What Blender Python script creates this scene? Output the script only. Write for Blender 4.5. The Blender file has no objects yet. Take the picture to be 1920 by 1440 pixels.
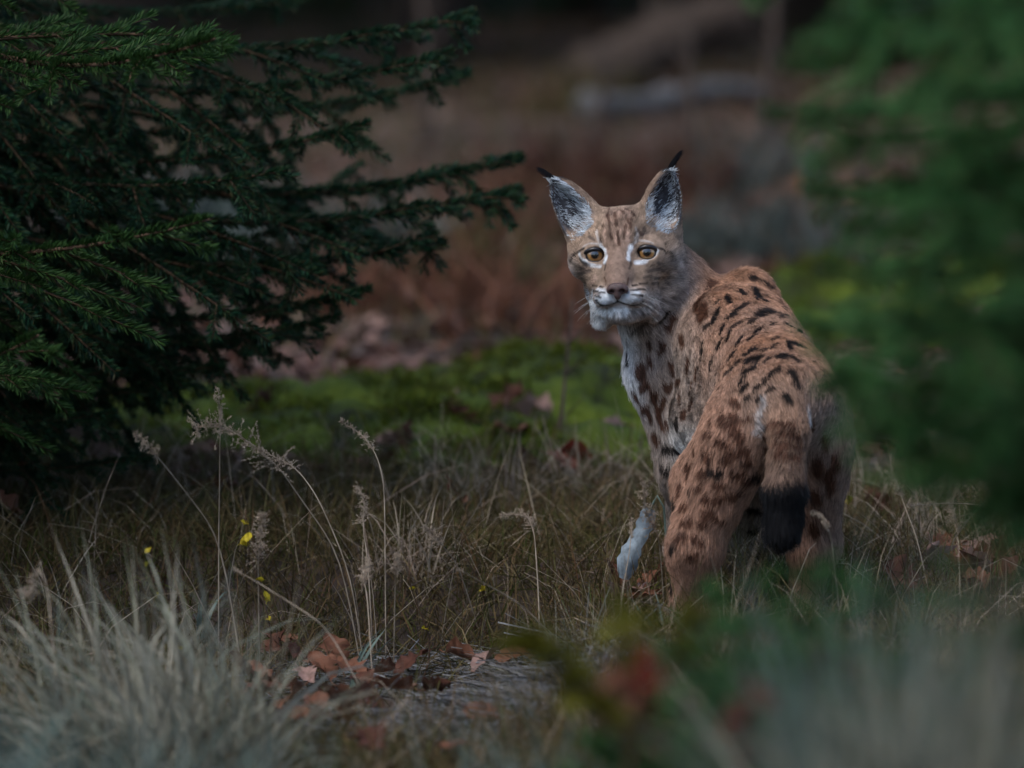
import bpy, math, random
import numpy as np
from mathutils import Vector, Matrix
from mathutils.bvhtree import BVHTree

SC = bpy.context.scene
COL = SC.collection
PI = math.pi

# ---------------------------------------------------------------- camera
CAM_H, PITCH, FPX = 1.25, 0.082, 11000.0          # metres, radians, focal length in 1920-px pixels
cam_d = bpy.data.cameras.new('camera')
cam = bpy.data.objects.new('camera', cam_d)
COL.objects.link(cam)
cam.location = (0, 0, CAM_H)
cam.rotation_euler = (PI / 2 - PITCH, 0, 0)
cam_d.sensor_width = 36.0
cam_d.lens = 36.0 * FPX / 1920.0
cam_d.clip_start, cam_d.clip_end = 0.05, 600.0
cam_d.dof.use_dof = True
cam_d.dof.focus_distance = 10.20
cam_d.dof.aperture_fstop = 2.6
cam_d.dof.aperture_blades = 0
SC.camera = cam

# ---------------------------------------------------------------- sky, sun, exposure
SUN_EL, SUN_AZ = math.radians(58), math.radians(222)      # azimuth clockwise from +Y: behind and left of the camera
world = bpy.data.worlds.new('World')
SC.world = world
world.use_nodes = True
wn = world.node_tree
wn.nodes.clear()
sky = wn.nodes.new('ShaderNodeTexSky')
sky.sky_type = 'NISHITA'
sky.sun_disc = False
sky.sun_elevation = SUN_EL
sky.sun_rotation = SUN_AZ
sky.air_density = 1.0
sky.dust_density = 1.0
sky.ozone_density = 1.6
bg = wn.nodes.new('ShaderNodeBackground')
bg.inputs['Strength'].default_value = 0.085
wo = wn.nodes.new('ShaderNodeOutputWorld')
wn.links.new(sky.outputs[0], bg.inputs[0])
wn.links.new(bg.outputs[0], wo.inputs[0])
sun_d = bpy.data.lights.new('sun', 'SUN')
sun_d.energy = 1.0
sun_d.angle = math.radians(30)
sun_d.color = (1.0, 0.94, 0.86)
sun = bpy.data.objects.new('sun', sun_d)
COL.objects.link(sun)
sdir = Vector((math.sin(SUN_AZ) * math.cos(SUN_EL), math.cos(SUN_AZ) * math.cos(SUN_EL), math.sin(SUN_EL)))
sun.rotation_euler = sdir.to_track_quat('Z', 'Y').to_euler()
sun.location = (0, 0, 30)
SC.view_settings.view_transform = 'Standard'
SC.view_settings.look = 'None'
SC.view_settings.exposure = 1.42
SC.view_settings.gamma = 1.0
SC.view_settings.use_curve_mapping = False
SC.render.engine = 'CYCLES'
SC.cycles.use_denoising = True
SC.cycles.max_bounces = 4
SC.cycles.diffuse_bounces = 2
SC.cycles.use_adaptive_sampling = True
SC.cycles.adaptive_threshold = 0.03
SC.cycles.glossy_bounces = 2
SC.cycles.transmission_bounces = 3
SC.cycles.transparent_max_bounces = 6
SC.cycles_curves.shape = 'RIBBONS'

# ---------------------------------------------------------------- helpers
def P(px, py, Y):
    """world point at distance Y seen at photo pixel (px,py); used to measure the place"""
    a, b = (px - 960) / FPX, -(py - 720) / FPX
    d = np.array([a, math.cos(PITCH) + b * math.sin(PITCH), -math.sin(PITCH) + b * math.cos(PITCH)])
    return d * (Y / d[1]) + np.array([0, 0, CAM_H])

def smooth(a, b, x):
    t = np.clip((x - a) / (b - a), 0, 1)
    return t * t * (3 - 2 * t)

def _hash(ix, iy, iz, s):
    h = (ix * 374761393 + iy * 668265263 + iz * 1274126177 + s * 974711) & 0xFFFFFFFF
    h = ((h ^ (h >> 13)) * 1274126177) & 0xFFFFFFFF
    h = h ^ (h >> 16)
    return (h & 0xFFFF) / 65535.0

def noise3(p, s=0):
    """value noise in [-1,1] for an (n,3) array"""
    p = np.asarray(p, float)
    i = np.floor(p).astype(np.int64)
    f = p - i
    f = f * f * (3 - 2 * f)
    r = 0
    for dx in (0, 1):
        for dy in (0, 1):
            for dz in (0, 1):
                w = (f[:, 0] if dx else 1 - f[:, 0]) * (f[:, 1] if dy else 1 - f[:, 1]) * (f[:, 2] if dz else 1 - f[:, 2])
                r = r + w * _hash(i[:, 0] + dx, i[:, 1] + dy, i[:, 2] + dz, s)
    return r * 2 - 1

def noise2(x, y, s=0):
    x = np.asarray(x, float)
    y = np.asarray(y, float)
    return noise3(np.stack([x.ravel(), y.ravel(), np.zeros(x.size)], 1), s).reshape(x.shape)

def norm(v):
    return v / np.maximum(np.linalg.norm(v, axis=-1, keepdims=True), 1e-9)

def tag(o, label=None, cat=None, group=None, kind=None):
    if label: o['label'] = label
    if cat: o['category'] = cat
    if group: o['group'] = group
    if kind: o['kind'] = kind
    return o

def empty(name, loc=(0, 0, 0), rz=0.0, parent=None):
    o = bpy.data.objects.new(name, None)
    COL.objects.link(o)
    o.location = loc
    o.rotation_euler = (0, 0, rz)
    o.empty_display_size = 0.05
    o.parent = parent
    return o

def mesh_np(name, V, F, mat=None, smooth_sh=False, col=None):
    """V (n,3); F (m,3) or (m,4) or list of both"""
    me = bpy.data.meshes.new(name)
    Fs = F if isinstance(F, list) else [F]
    Fs = [np.asarray(f, np.int32) for f in Fs if len(f)]
    me.vertices.add(len(V))
    me.vertices.foreach_set('co', np.asarray(V, np.float32).ravel())
    loops = np.concatenate([f.ravel() for f in Fs])
    tot = np.concatenate([np.full(len(f), f.shape[1], np.int32) for f in Fs])
    st = np.concatenate([[0], np.cumsum(tot)[:-1]]).astype(np.int32)
    me.loops.add(len(loops))
    me.loops.foreach_set('vertex_index', loops)
    me.polygons.add(len(tot))
    me.polygons.foreach_set('loop_start', st)
    me.polygons.foreach_set('loop_total', tot)
    if smooth_sh:
        me.polygons.foreach_set('use_smooth', np.ones(len(tot), bool))
    if col is not None:
        a = me.color_attributes.new('col', 'FLOAT_COLOR', 'POINT')
        c = np.ones((len(V), 4), np.float32)
        c[:, :3] = col
        a.data.foreach_set('color', c.ravel())
    me.update(calc_edges=True)
    me.validate()
    if mat:
        me.materials.append(mat)
    return me

def obj(name, me, parent=None, loc=None, rot=None, sc=None):
    o = bpy.data.objects.new(name, me)
    COL.objects.link(o)
    o.parent = parent
    if loc is not None: o.location = loc
    if rot is not None: o.rotation_euler = rot
    if sc is not None: o.scale = (sc, sc, sc) if np.isscalar(sc) else sc
    return o

class Geo:
    """collects vertices, triangles and quads"""
    def __init__(s):
        s.V, s.T, s.Q, s.n = [], [], [], 0
    def add(s, V, T=None, Q=None):
        if T is not None and len(T): s.T.append(np.asarray(T) + s.n)
        if Q is not None and len(Q): s.Q.append(np.asarray(Q) + s.n)
        s.V.append(np.asarray(V, float)); s.n += len(V)
    def tube(s, pts, rad, k=6):
        pts = np.asarray(pts, float); m = len(pts)
        rad = np.broadcast_to(np.asarray(rad, float), (m,))
        t = norm(np.gradient(pts, axis=0))
        up = np.array([0.13, 0.21, 0.97])
        a = norm(np.cross(t, up)); b = np.cross(t, a)
        ang = np.arange(k) * 2 * PI / k
        ring = pts[:, None] + rad[:, None, None] * (np.cos(ang)[None, :, None] * a[:, None] + np.sin(ang)[None, :, None] * b[:, None])
        V = np.concatenate([ring.reshape(-1, 3), pts[:1], pts[-1:]])
        i = np.arange(m - 1)[:, None] * k; j = np.arange(k)[None]; j2 = (j + 1) % k
        Q = np.stack([i + j, i + j2, i + k + j2, i + k + j], -1).reshape(-1, 4)
        jj = np.arange(k); c0 = m * k
        T = np.concatenate([np.stack([np.full(k, c0), (jj + 1) % k, jj], 1), np.stack([np.full(k, c0 + 1), (m - 1) * k + jj, (m - 1) * k + (jj + 1) % k], 1)])
        s.add(V, T, Q)
    def mesh(s, name, mat=None, sm=False):
        return mesh_np(name, np.concatenate(s.V), [np.concatenate(x) for x in (s.T, s.Q) if x], mat, sm)

# ---------------------------------------------------------------- materials
def new_mat(name):
    m = bpy.data.materials.new(name)
    m.use_nodes = True
    nt = m.node_tree
    b = nt.nodes['Principled BSDF']
    return m, nt, b

def ramp(nt, src, stops):
    r = nt.nodes.new('ShaderNodeValToRGB')
    cr = r.color_ramp
    while len(cr.elements) < len(stops):
        cr.elements.new(0.5)
    for e, (p, c) in zip(cr.elements, stops):
        e.position = p
        e.color = (*c, 1)
    nt.links.new(src, r.inputs[0])
    return r.outputs[0]

def leaf_mat(name, cols, rough=0.55, transl=0.3, nscale=25, spec=0.1):
    """foliage: every separate blade, needle or leaf takes its own tint"""
    m, nt, b = new_mat(name)
    g = nt.nodes.new('ShaderNodeNewGeometry')
    n = len(cols)
    c = ramp(nt, g.outputs['Random Per Island'], [(i / max(n - 1, 1), k) for i, k in enumerate(cols)])
    tx = nt.nodes.new('ShaderNodeTexNoise'); tx.inputs['Scale'].default_value = nscale
    tc = nt.nodes.new('ShaderNodeTexCoord'); nt.links.new(tc.outputs['Object'], tx.inputs['Vector'])
    mx = nt.nodes.new('ShaderNodeMix'); mx.data_type = 'RGBA'; mx.blend_type = 'MULTIPLY'; mx.inputs[0].default_value = 0.75
    nt.links.new(c, mx.inputs[6])
    tx.inputs['Detail'].default_value = 5
    v = ramp(nt, tx.outputs['Fac'], [(0.3, (0.3, 0.3, 0.3)), (0.5, (0.9, 0.9, 0.9)), (0.7, (1.35, 1.35, 1.35))])
    nt.links.new(v, mx.inputs[7])
    nt.links.new(mx.outputs[2], b.inputs['Base Color'])
    b.inputs['Roughness'].default_value = rough
    b.inputs['Specular IOR Level'].default_value = spec
    if transl:
        t = nt.nodes.new('ShaderNodeBsdfTranslucent'); nt.links.new(mx.outputs[2], t.inputs[0])
        ms = nt.nodes.new('ShaderNodeMixShader'); ms.inputs[0].default_value = transl
        nt.links.new(b.outputs[0], ms.inputs[1]); nt.links.new(t.outputs[0], ms.inputs[2])
        nt.links.new(ms.outputs[0], nt.nodes['Material Output'].inputs[0])
    return m

def noise_mat(name, stops, scale=8, detail=8, rough=0.9, bump=0.3, vec=(1, 1, 1), bscale=None):
    m, nt, b = new_mat(name)
    tc = nt.nodes.new('ShaderNodeTexCoord')
    mp = nt.nodes.new('ShaderNodeMapping'); mp.inputs['Scale'].default_value = vec
    nt.links.new(tc.outputs['Object'], mp.inputs[0])
    tx = nt.nodes.new('ShaderNodeTexNoise'); tx.inputs['Scale'].default_value = scale; tx.inputs['Detail'].default_value = detail
    tx.inputs['Roughness'].default_value = 0.65
    nt.links.new(mp.outputs[0], tx.inputs['Vector'])
    nt.links.new(ramp(nt, tx.outputs['Fac'], stops), b.inputs['Base Color'])
    b.inputs['Roughness'].default_value = rough
    b.inputs['Specular IOR Level'].default_value = 0.2
    t2 = nt.nodes.new('ShaderNodeTexNoise'); t2.inputs['Scale'].default_value = bscale or scale * 5; t2.inputs['Detail'].default_value = 6
    nt.links.new(mp.outputs[0], t2.inputs['Vector'])
    bp = nt.nodes.new('ShaderNodeBump'); bp.inputs['Strength'].default_value = bump; bp.inputs['Distance'].default_value = 0.02
    nt.links.new(t2.outputs['Fac'], bp.inputs['Height']); nt.links.new(bp.outputs[0], b.inputs['Normal'])
    return m

def on_ground(px, py, lift=0.0):
    """where the view line through a photo pixel meets the ground"""
    ys = np.linspace(7.0, 45, 1600); pts = np.array([P(px, py, q) for q in ys])
    k = np.nonzero(pts[:, 2] < ground_z(pts[:, 0], pts[:, 1]) + lift)[0]
    return pts[k[0]] if len(k) else None

M = {}
M['ground'] = noise_mat('forest_floor', [(0.25, (0.014, 0.011, 0.009)), (0.45, (0.04, 0.029, 0.022)), (0.58, (0.08, 0.054, 0.044)), (0.75, (0.11, 0.085, 0.07))], scale=1.6, detail=12, bump=0.8, bscale=22)
M['bark'] = noise_mat('spruce_bark', [(0.3, (0.03, 0.022, 0.017)), (0.6, (0.085, 0.062, 0.05)), (0.8, (0.14, 0.11, 0.09))], scale=30, bump=0.7, vec=(1, 1, 0.25))
M['twig'] = noise_mat('twig_bark', [(0.3, (0.035, 0.022, 0.014)), (0.7, (0.1, 0.06, 0.036))], scale=60, bump=0.2)
M['log'] = noise_mat('grey_dead_wood', [(0.3, (0.05, 0.05, 0.052)), (0.55, (0.11, 0.11, 0.115)), (0.8, (0.17, 0.17, 0.175))], scale=6, bump=0.6, vec=(0.3, 2, 2))
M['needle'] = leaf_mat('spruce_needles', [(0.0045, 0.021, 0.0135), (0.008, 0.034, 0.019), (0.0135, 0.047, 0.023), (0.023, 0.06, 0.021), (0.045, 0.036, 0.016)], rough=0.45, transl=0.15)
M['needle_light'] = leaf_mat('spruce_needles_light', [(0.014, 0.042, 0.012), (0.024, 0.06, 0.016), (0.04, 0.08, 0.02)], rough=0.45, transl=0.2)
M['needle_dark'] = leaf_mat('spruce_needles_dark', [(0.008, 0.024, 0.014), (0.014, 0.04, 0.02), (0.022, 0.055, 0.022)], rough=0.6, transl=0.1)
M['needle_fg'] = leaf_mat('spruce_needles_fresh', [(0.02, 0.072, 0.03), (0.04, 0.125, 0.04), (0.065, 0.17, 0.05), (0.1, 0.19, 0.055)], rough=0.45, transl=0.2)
M['grass'] = leaf_mat('meadow_grass', [(0.05, 0.035, 0.018), (0.075, 0.065, 0.022), (0.12, 0.075, 0.035), (0.055, 0.07, 0.016), (0.16, 0.12, 0.06), (0.1, 0.05, 0.025)], transl=0.25)
M['straw'] = leaf_mat('dry_pale_grass', [(0.15, 0.13, 0.09), (0.27, 0.25, 0.19), (0.18, 0.2, 0.15), (0.36, 0.33, 0.26), (0.1, 0.11, 0.07)], transl=0.25)
M['mat_grass'] = leaf_mat('grey_matted_grass', [(0.06, 0.06, 0.06), (0.13, 0.13, 0.135), (0.22, 0.225, 0.235), (0.09, 0.075, 0.06), (0.34, 0.35, 0.36)], transl=0.15)
M['bluegrass'] = leaf_mat('grey_green_blades', [(0.08, 0.12, 0.1), (0.14, 0.19, 0.16), (0.2, 0.23, 0.2)], transl=0.25)
M['panicle'] = leaf_mat('seed_heads', [(0.3, 0.24, 0.17), (0.4, 0.33, 0.25), (0.33, 0.24, 0.19)], transl=0.3)
M['moss'] = noise_mat('moss_green', [(0.38, (0.014, 0.014, 0.007)), (0.5, (0.05, 0.075, 0.009)), (0.7, (0.115, 0.15, 0.014))], scale=4.5, bump=1.0, bscale=60)
M['moss_leaf'] = leaf_mat('moss_fronds', [(0.025, 0.04, 0.005), (0.075, 0.1, 0.008), (0.125, 0.15, 0.012), (0.05, 0.03, 0.014)], transl=0.3)
M['leaf_brown'] = leaf_mat('dead_leaf_brown', [(0.1, 0.042, 0.026), (0.17, 0.075, 0.044)], rough=0.6, transl=0.15, nscale=55)
M['litter'] = leaf_mat('leaf_litter', [(0.06, 0.028, 0.02), (0.12, 0.062, 0.044), (0.16, 0.1, 0.08), (0.09, 0.04, 0.03), (0.2, 0.14, 0.115)], rough=0.6, transl=0.1, nscale=20)
M['leaf_pale'] = leaf_mat('dead_leaf_pinkish', [(0.22, 0.13, 0.105), (0.28, 0.18, 0.15)], rough=0.6, transl=0.15, nscale=55)
M['leaf_dark'] = leaf_mat('dead_leaf_dark', [(0.055, 0.022, 0.014), (0.085, 0.036, 0.024)], rough=0.6, transl=0.1, nscale=55)
M['leaf_red'] = leaf_mat('leaf_red', [(0.15, 0.02, 0.015), (0.19, 0.035, 0.02)], rough=0.5, transl=0.25, nscale=55)
M['leaf_olive'] = leaf_mat('leaf_olive', [(0.095, 0.095, 0.012), (0.13, 0.12, 0.014), (0.07, 0.09, 0.018)], rough=0.5, transl=0.3, nscale=55)
M['leaf_yellow'] = leaf_mat('leaf_yellow', [(0.5, 0.33, 0.02), (0.45, 0.4, 0.03)], rough=0.5, transl=0.3, nscale=55)
M['leaf_white'] = leaf_mat('leaf_silver', [(0.2, 0.255, 0.29), (0.3, 0.35, 0.39)], rough=0.6, transl=0.3, nscale=60)
M['leaf_bluegreen'] = leaf_mat('leaf_blue_green', [(0.045, 0.065, 0.055), (0.075, 0.09, 0.08), (0.11, 0.125, 0.115)], rough=0.6, transl=0.2, nscale=20)

# ---------------------------------------------------------------- ground
def ground_z(x, y):
    x = np.asarray(x, float); y = np.asarray(y, float)
    z = 0.06 * smooth(10.0, 10.6, y) + 0.04 * smooth(10.8, 12.0, y) + 0.02 * np.maximum(y - 12, 0)
    z = z + 0.35 * smooth(30, 80, y) * 4
    z = z - 0.11 * smooth(.24, -.08, x) * smooth(10.7, 10.0, y)          # shallow hollow left of the animal
    z = z + 0.035 * noise2(x * 0.9, y * 0.9, 3) * smooth(0.35, 1.2, np.hypot(x - 0.4, (y - 10.2) * 0.8)) + 0.018 * noise2(x * 2.7, y * 2.7, 4) * smooth(0.25, 0.9, np.hypot(x - 0.4, (y - 10.2) * 0.8))
    z = z + 0.12 * noise2(x * 0.25, y * 0.25, 5) * smooth(13, 22, y)
    return z

def gz(x, y):
    return float(ground_z(np.array([x]), np.array([y]))[0])

def build_ground():
    u = np.linspace(-1, 1, 201)
    xs = 3.2 * u + 57 * np.sign(u) * np.abs(u) ** 4
    ys = np.concatenate([np.linspace(-12, 5.5, 14), np.linspace(5.7, 13, 150), 13 + 127 * np.linspace(0.008, 1, 110) ** 1.9])
    X, Y = np.meshgrid(xs, ys)
    Z = ground_z(X, Y)
    V = np.stack([X.ravel(), Y.ravel(), Z.ravel()], 1)
    nx = len(xs); i = np.arange(len(ys) - 1)[:, None] * nx; j = np.arange(nx - 1)[None]
    Q = np.stack([i + j, i + j + 1, i + nx + j + 1, i + nx + j], -1).reshape(-1, 4)
    o = obj('ground', mesh_np('ground', V, Q, M['ground'], True))
    tag(o, 'dark brown forest floor under the lynx and the grass', 'ground', kind='structure')
build_ground()
# ================================================================ LYNX
def frame_z(th):
    """body frame for heading th (radians left of +Y): right, forward, up as columns"""
    f = np.array([-math.sin(th), math.cos(th), 0]); r = np.array([math.cos(th), math.sin(th), 0])
    return np.stack([r, f, np.array([0, 0, 1.0])], 1)

FH, FS = frame_z(math.radians(14)), frame_z(math.radians(34))
HYAW, HROLL, HTILT = math.radians(9), math.radians(3.2), 0.04
_f = np.array([-math.sin(HYAW), -math.cos(HYAW), HTILT]); _f /= np.linalg.norm(_f)
_r = np.array([math.cos(HYAW), -math.sin(HYAW), 0.0]); _u = np.array([0, 0, 1.0]) - _f * _f[2]; _u /= np.linalg.norm(_u)
_r2 = _r * math.cos(HROLL) + _u * math.sin(HROLL); _u2 = _u * math.cos(HROLL) - _r * math.sin(HROLL)
HR = np.stack([_r2, _f, _u2], 1)                    # head frame: viewer-right, face-forward, up
HC = P(1171, 490, 10.32)
def hw(p):
    return HC + HR @ np.asarray(p, float)

PR = []                                             # signed-distance pieces of the one body surface
def ell(c, r, R=None, k=0.03, grp='torso', flow=(0, 0, -1), ln=0.019, op='+', tilt=0.32):
    c = np.asarray(c, float); r = np.asarray(r, float); R = np.eye(3) if R is None else R
    def fn(p):
        q = (p - c) @ R
        k0 = np.linalg.norm(q / r, axis=-1); k1 = np.linalg.norm(q / (r * r), axis=-1)
        return k0 * (k0 - 1) / np.maximum(k1, 1e-6)
    e = np.abs(R) @ r
    PR.append(dict(fn=fn, lo=c - e, hi=c + e, k=k, grp=grp, flow=flow, ln=ln, op=op, tilt=tilt))
def rc(a, ra, b, rb, k=0.03, grp='torso', flow=None, ln=0.019, op='+', tilt=0.32):
    a = np.asarray(a, float); b = np.asarray(b, float); ab = b - a; l2 = ab @ ab
    def fn(p):
        t = np.clip(((p - a) @ ab) / l2, 0, 1)
        return np.linalg.norm(p - a - t[..., None] * ab, axis=-1) - (ra + (rb - ra) * t)
    m = max(ra, rb)
    PR.append(dict(fn=fn, lo=np.minimum(a, b) - m, hi=np.maximum(a, b) + m, k=k, grp=grp, flow=ab / math.sqrt(l2) if flow is None else flow, ln=ln, op=op, tilt=tilt))

fb_h = -FH[:, 1] + np.array([0, 0, -0.35]); fb_s = -FS[:, 1] + np.array([0, 0, -0.55])
# trunk
ell((.463, 9.985, .398), (.092, .125, .096), FH, k=.045, grp='torso', flow=fb_h)
rc((.446, 10.06, .42), .092, (.398, 10.30, .465), .112, k=.045, flow=fb_h)
rc((.43, 10.10, .345), .088, (.385, 10.3, .345), .108, flow=-FH[:, 1], grp='belly')
ell((.372, 10.385, .43), (.105, .15, .148), FS, flow=fb_s)
rc((.418, 10.40, .548), .052, (.445, 10.37, .47), .062, k=.02, flow=fb_s)
rc((.318, 10.345, .515), .045, (.275, 10.385, .42), .07, k=.02, flow=np.array([.35, -.35, -1]))
ell((.315, 10.455, .395), (.085, .085, .10), FS, flow=(0.1, 0, -1), ln=.024)
# neck and throat
rc((.335, 10.43, .497), .080, (.252, 10.375, .60), .067, grp='neck', flow=(.62, .25, -.75), ln=.022)
rc((.231, 10.355, .552), .054, (.309, 10.44, .42), .085, grp='neck', flow=(.25, .1, -1), ln=.024)
# fore legs
rc((.278, 10.395, .42), .066, (.312, 10.36, .25), .05, grp='leg', flow=(.1, 0, -1), ln=.022)
rc((.312, 10.36, .25), .044, (.312, 10.43, .115), .032, grp='leg', ln=.016)
ell((.308, 10.44, .085), (.036, .055, .03), FS, k=.02, grp='paw', flow=(-.4, .6, -.5), ln=.008)
rc((.45, 10.46, .42), .066, (.45, 10.45, .25), .05, grp='leg', ln=.022)
rc((.45, 10.45, .25), .044, (.425, 10.54, .12), .032, grp='leg', ln=.016)
ell((.418, 10.56, .095), (.036, .055, .03), FS, k=.02, grp='paw', flow=(-.4, .6, -.5), ln=.008)
# left hind leg
rc((.402, 9.985, .355), .074, (.346, 10.065, .255), .060, k=.04, grp='thigh', flow=(-.15, -.25, -1), ln=.016)
rc((.382, 9.945, .32), .061, (.315, 9.935, .165), .04, grp='leg', flow=(-.3, -.1, -1), ln=.022)
rc((.335, 10.05, .25), .055, (.312, 9.95, .15), .038, grp='leg', flow=(-.2, -.2, -1), ln=.02)
rc((.311, 9.932, .15), .037, (.3, 9.965, .045), .03, grp='leg', flow=(0, 0, -1), ln=.014)
ell((.297, 9.99, .028), (.036, .062, .03), FH, k=.02, grp='paw', flow=(-.2, .9, -.4), ln=.008)
# right hind leg
rc((.502, 10.0, .355), .076, (.518, 10.10, .26), .057, k=.04, grp='thigh', flow=(.1, -.25, -1), ln=.016)
rc((.515, 9.975, .315), .064, (.518, 10.01, .16), .036, grp='leg', flow=(.05, -.1, -1), ln=.022)
rc((.52, 10.09, .25), .05, (.518, 10.02, .15), .035, grp='leg', flow=(.05, -.2, -1), ln=.02)
rc((.518, 10.01, .15), .034, (.505, 10.04, .055), .028, grp='leg', flow=(0, 0, -1), ln=.014)
ell((.5, 10.065, .038), (.034, .06, .03), FH, k=.02, grp='paw', flow=(-.2, .9, -.4), ln=.008)
# tail
rc((.468, 9.90, .43), .036, (.466, 9.84, .36), .028, k=.04, grp='tail', ln=.022, tilt=.4)
rc((.466, 9.84, .36), .028, (.458, 9.80, .27), .029, k=.012, grp='tail', ln=.024, tilt=.4)
rc((.458, 9.80, .27), .030, (.454, 9.79, .205), .025, k=.012, grp='tail', ln=.034, tilt=.45)
# head (head-frame coordinates)
NOSE_L = np.array([0, .108, -.04])
def hell(c, r, k=.018, **kw): ell(hw(c), r, HR, k=k, grp='head', flow='head', ln=.011, **kw)
def hrc(a, ra, b, rb, k=.018, **kw): rc(hw(a), ra, hw(b), rb, k=k, grp='head', flow='head', ln=.011, **kw)
hell((0, -.02, .03), (.074, .08, .067), k=.03)
hell((0, .014, .038), (.056, .047, .045))
for s in (-1, 1):
    hell((s * .048, .008, .003), (.042, .05, .037))
    hell((s * .054, -.008, .012), (.038, .05, .04))
# the ruff bunches up where the neck is turned and thins on the stretched side
hell((-.043, -.03, -.045), (.031, .04, .045))
hell((.062, -.026, -.046), (.038, .045, .05))
hrc((-.034, .03, -.072), .026, (-.040, .024, -.096), .018, k=.024)
hrc((.034, .03, -.074), .026, (.044, .014, -.092), .014, k=.022)
hrc((0, .04, .026), .031, (0, .09, -.038), .0205, k=.022)
hell((0, .02, -.066), (.05, .06, .036))
hell((0, .056, -.088), (.029, .03, .018), k=.018)
for s in (-1, 1):
    hell((s * .031, .046, -.03), (.028, .03, .03), k=.022)
    hell((s * .0205, .073, -.0605), (.0275, .031, .0205), k=.013)
    ell(hw((s * .0462, .0405, .0145)), (.0225, .0225, .0225), HR, k=.014, grp='head', flow='head', ln=.004)
# ears
EAR = []
def ear(base, tip, n, w, d, k=.016):
    base, tip = hw(base), hw(tip); e = tip - base; L = np.linalg.norm(e); e = e / L
    n = HR @ np.asarray(n, float); n = n - e * (n @ e); n /= np.linalg.norm(n); sd = np.cross(e, n)
    def prof(t):
        t = np.clip(t, 0, 1)
        return np.sqrt(np.maximum(1 - t ** 2.3, 0)) * (1 - .2 * t)
    def outer(p):
        q = p - base; t = (q @ e) / L; a = q @ sd; b = q @ n
        pr = np.maximum(prof(t), .05); W, D = w * pr + .002, d * pr + .003
        r = np.sqrt((a / W) ** 2 + (b / D) ** 2)
        dd = (r - 1) * np.minimum(W, D) * .9
        over = np.maximum(np.maximum(t - 1, 0), np.maximum(-t - .25, 0)) * L
        return np.where(over > 0, np.hypot(np.maximum(dd, 0), over), dd)
    def inner(p):
        q = p - base; t = (q @ e) / L; a = q @ sd; b = q @ n - d * .78 * np.maximum(prof(t), .05) 
        pr = np.sqrt(np.clip(1 - ((t - .52) / .46) ** 2, .004, 1)) * np.maximum(prof(t), .05) * 1.05; W, D = w * pr * .86, d * pr * 1.0 + .001
        r = np.sqrt((a / W) ** 2 + (b / D) ** 2)
        return np.maximum((r - 1) * np.minimum(W, D), np.maximum(t - .95, .08 - t) * L)
    R = max(w, d) + .01
    lo, hi = np.minimum(base - e * .02, tip) - R, np.maximum(base, tip) + R
    PR.append(dict(fn=outer, lo=lo, hi=hi, k=k, grp='ear', flow=e, ln=.006, op='+', tilt=.25))
    PR.append(dict(fn=inner, lo=lo, hi=hi, k=.004, grp='ear', flow=e, ln=.006, op='-', tilt=.25))
    EAR.append((base, tip, e, n, sd, L, w, d))
ear((-.06, -.02, .05), (-.119, -.012, .152), (-.32, .94, .1), .040, .036, k=.024)
ear((.058, -.02, .052), (.084, -.012, .158), (.38, .92, .1), .040, .036, k=.024)
# eye openings and mouth cleft, carved
EYES = [hw((-.0462, .0405, .0145)), hw((.0462, .0405, .0145))]
for e_c in EYES:
    g_ = norm(np.array([0, 0, CAM_H]) - e_c)
    sx = norm(HR[:, 0] - g_ * (HR[:, 0] @ g_)); sz = np.cross(sx, g_) * -1
    sz = sz if sz @ HR[:, 2] > 0 else -sz
    ell(e_c + g_ * .020, (.0185, .0130, .0168), np.stack([sx, sz, g_], 1), k=.003, grp='head', flow='head', op='-')
mouth = [(-.04, .06, -.081), (-.02, .088, -.0815), (0, .1, -.0755), (.02, .088, -.0815), (.04, .06, -.081)]
for a_, b_ in zip(mouth[:-1], mouth[1:]):
    hrc(a_, .0034, b_, .0034, k=.006, op='-')

def solve_body(vox=0.0026):
    import openvdb
    add = [p for p in PR if p['op'] == '+']
    lo = np.min([p['lo'] for p in add], 0) - .02; hi = np.max([p['hi'] for p in add], 0) + .02
    n = np.ceil((hi - lo) / vox).astype(int) + 1
    F = np.full(n, .05, np.float32)
    for p in [q for q in PR if q['op'] == '+'] + [q for q in PR if q['op'] == '-']:
        a = np.maximum(np.floor((p['lo'] - lo - .012 - p['k']) / vox).astype(int), 0)
        b = np.minimum(np.ceil((p['hi'] - lo + .012 + p['k']) / vox).astype(int) + 1, n)
        g = np.stack(np.meshgrid(*[lo[i] + vox * np.arange(a[i], b[i]) for i in range(3)], indexing='ij'), -1)
        d = p['fn'](g.reshape(-1, 3)).reshape(g.shape[:3])
        sl = F[a[0]:b[0], a[1]:b[1], a[2]:b[2]]
        k = p['k']
        if p['op'] == '+':
            h = np.maximum(k - np.abs(sl - d), 0) / k
            sl[...] = np.minimum(sl, d) - h * h * k * .25
        else:
            h = np.maximum(k - np.abs(sl + d), 0) / k
            sl[...] = np.maximum(sl, -d) + h * h * k * .25
    F = np.clip(F, -.01, .01)
    G = openvdb.FloatGrid(.01)
    G.copyFromArray(F, tolerance=1e-6)
    pts, quads = G.convertToQuads(isovalue=0.0)
    return np.asarray(pts, float) * vox + lo, np.asarray(quads)[:, ::-1]

def vnormals(V, Q):
    fn = np.cross(V[Q[:, 2]] - V[Q[:, 0]], V[Q[:, 3]] - V[Q[:, 1]])
    N = np.zeros_like(V)
    for i in range(4):
        np.add.at(N, Q[:, i], fn)
    return norm(N), fn

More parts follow.
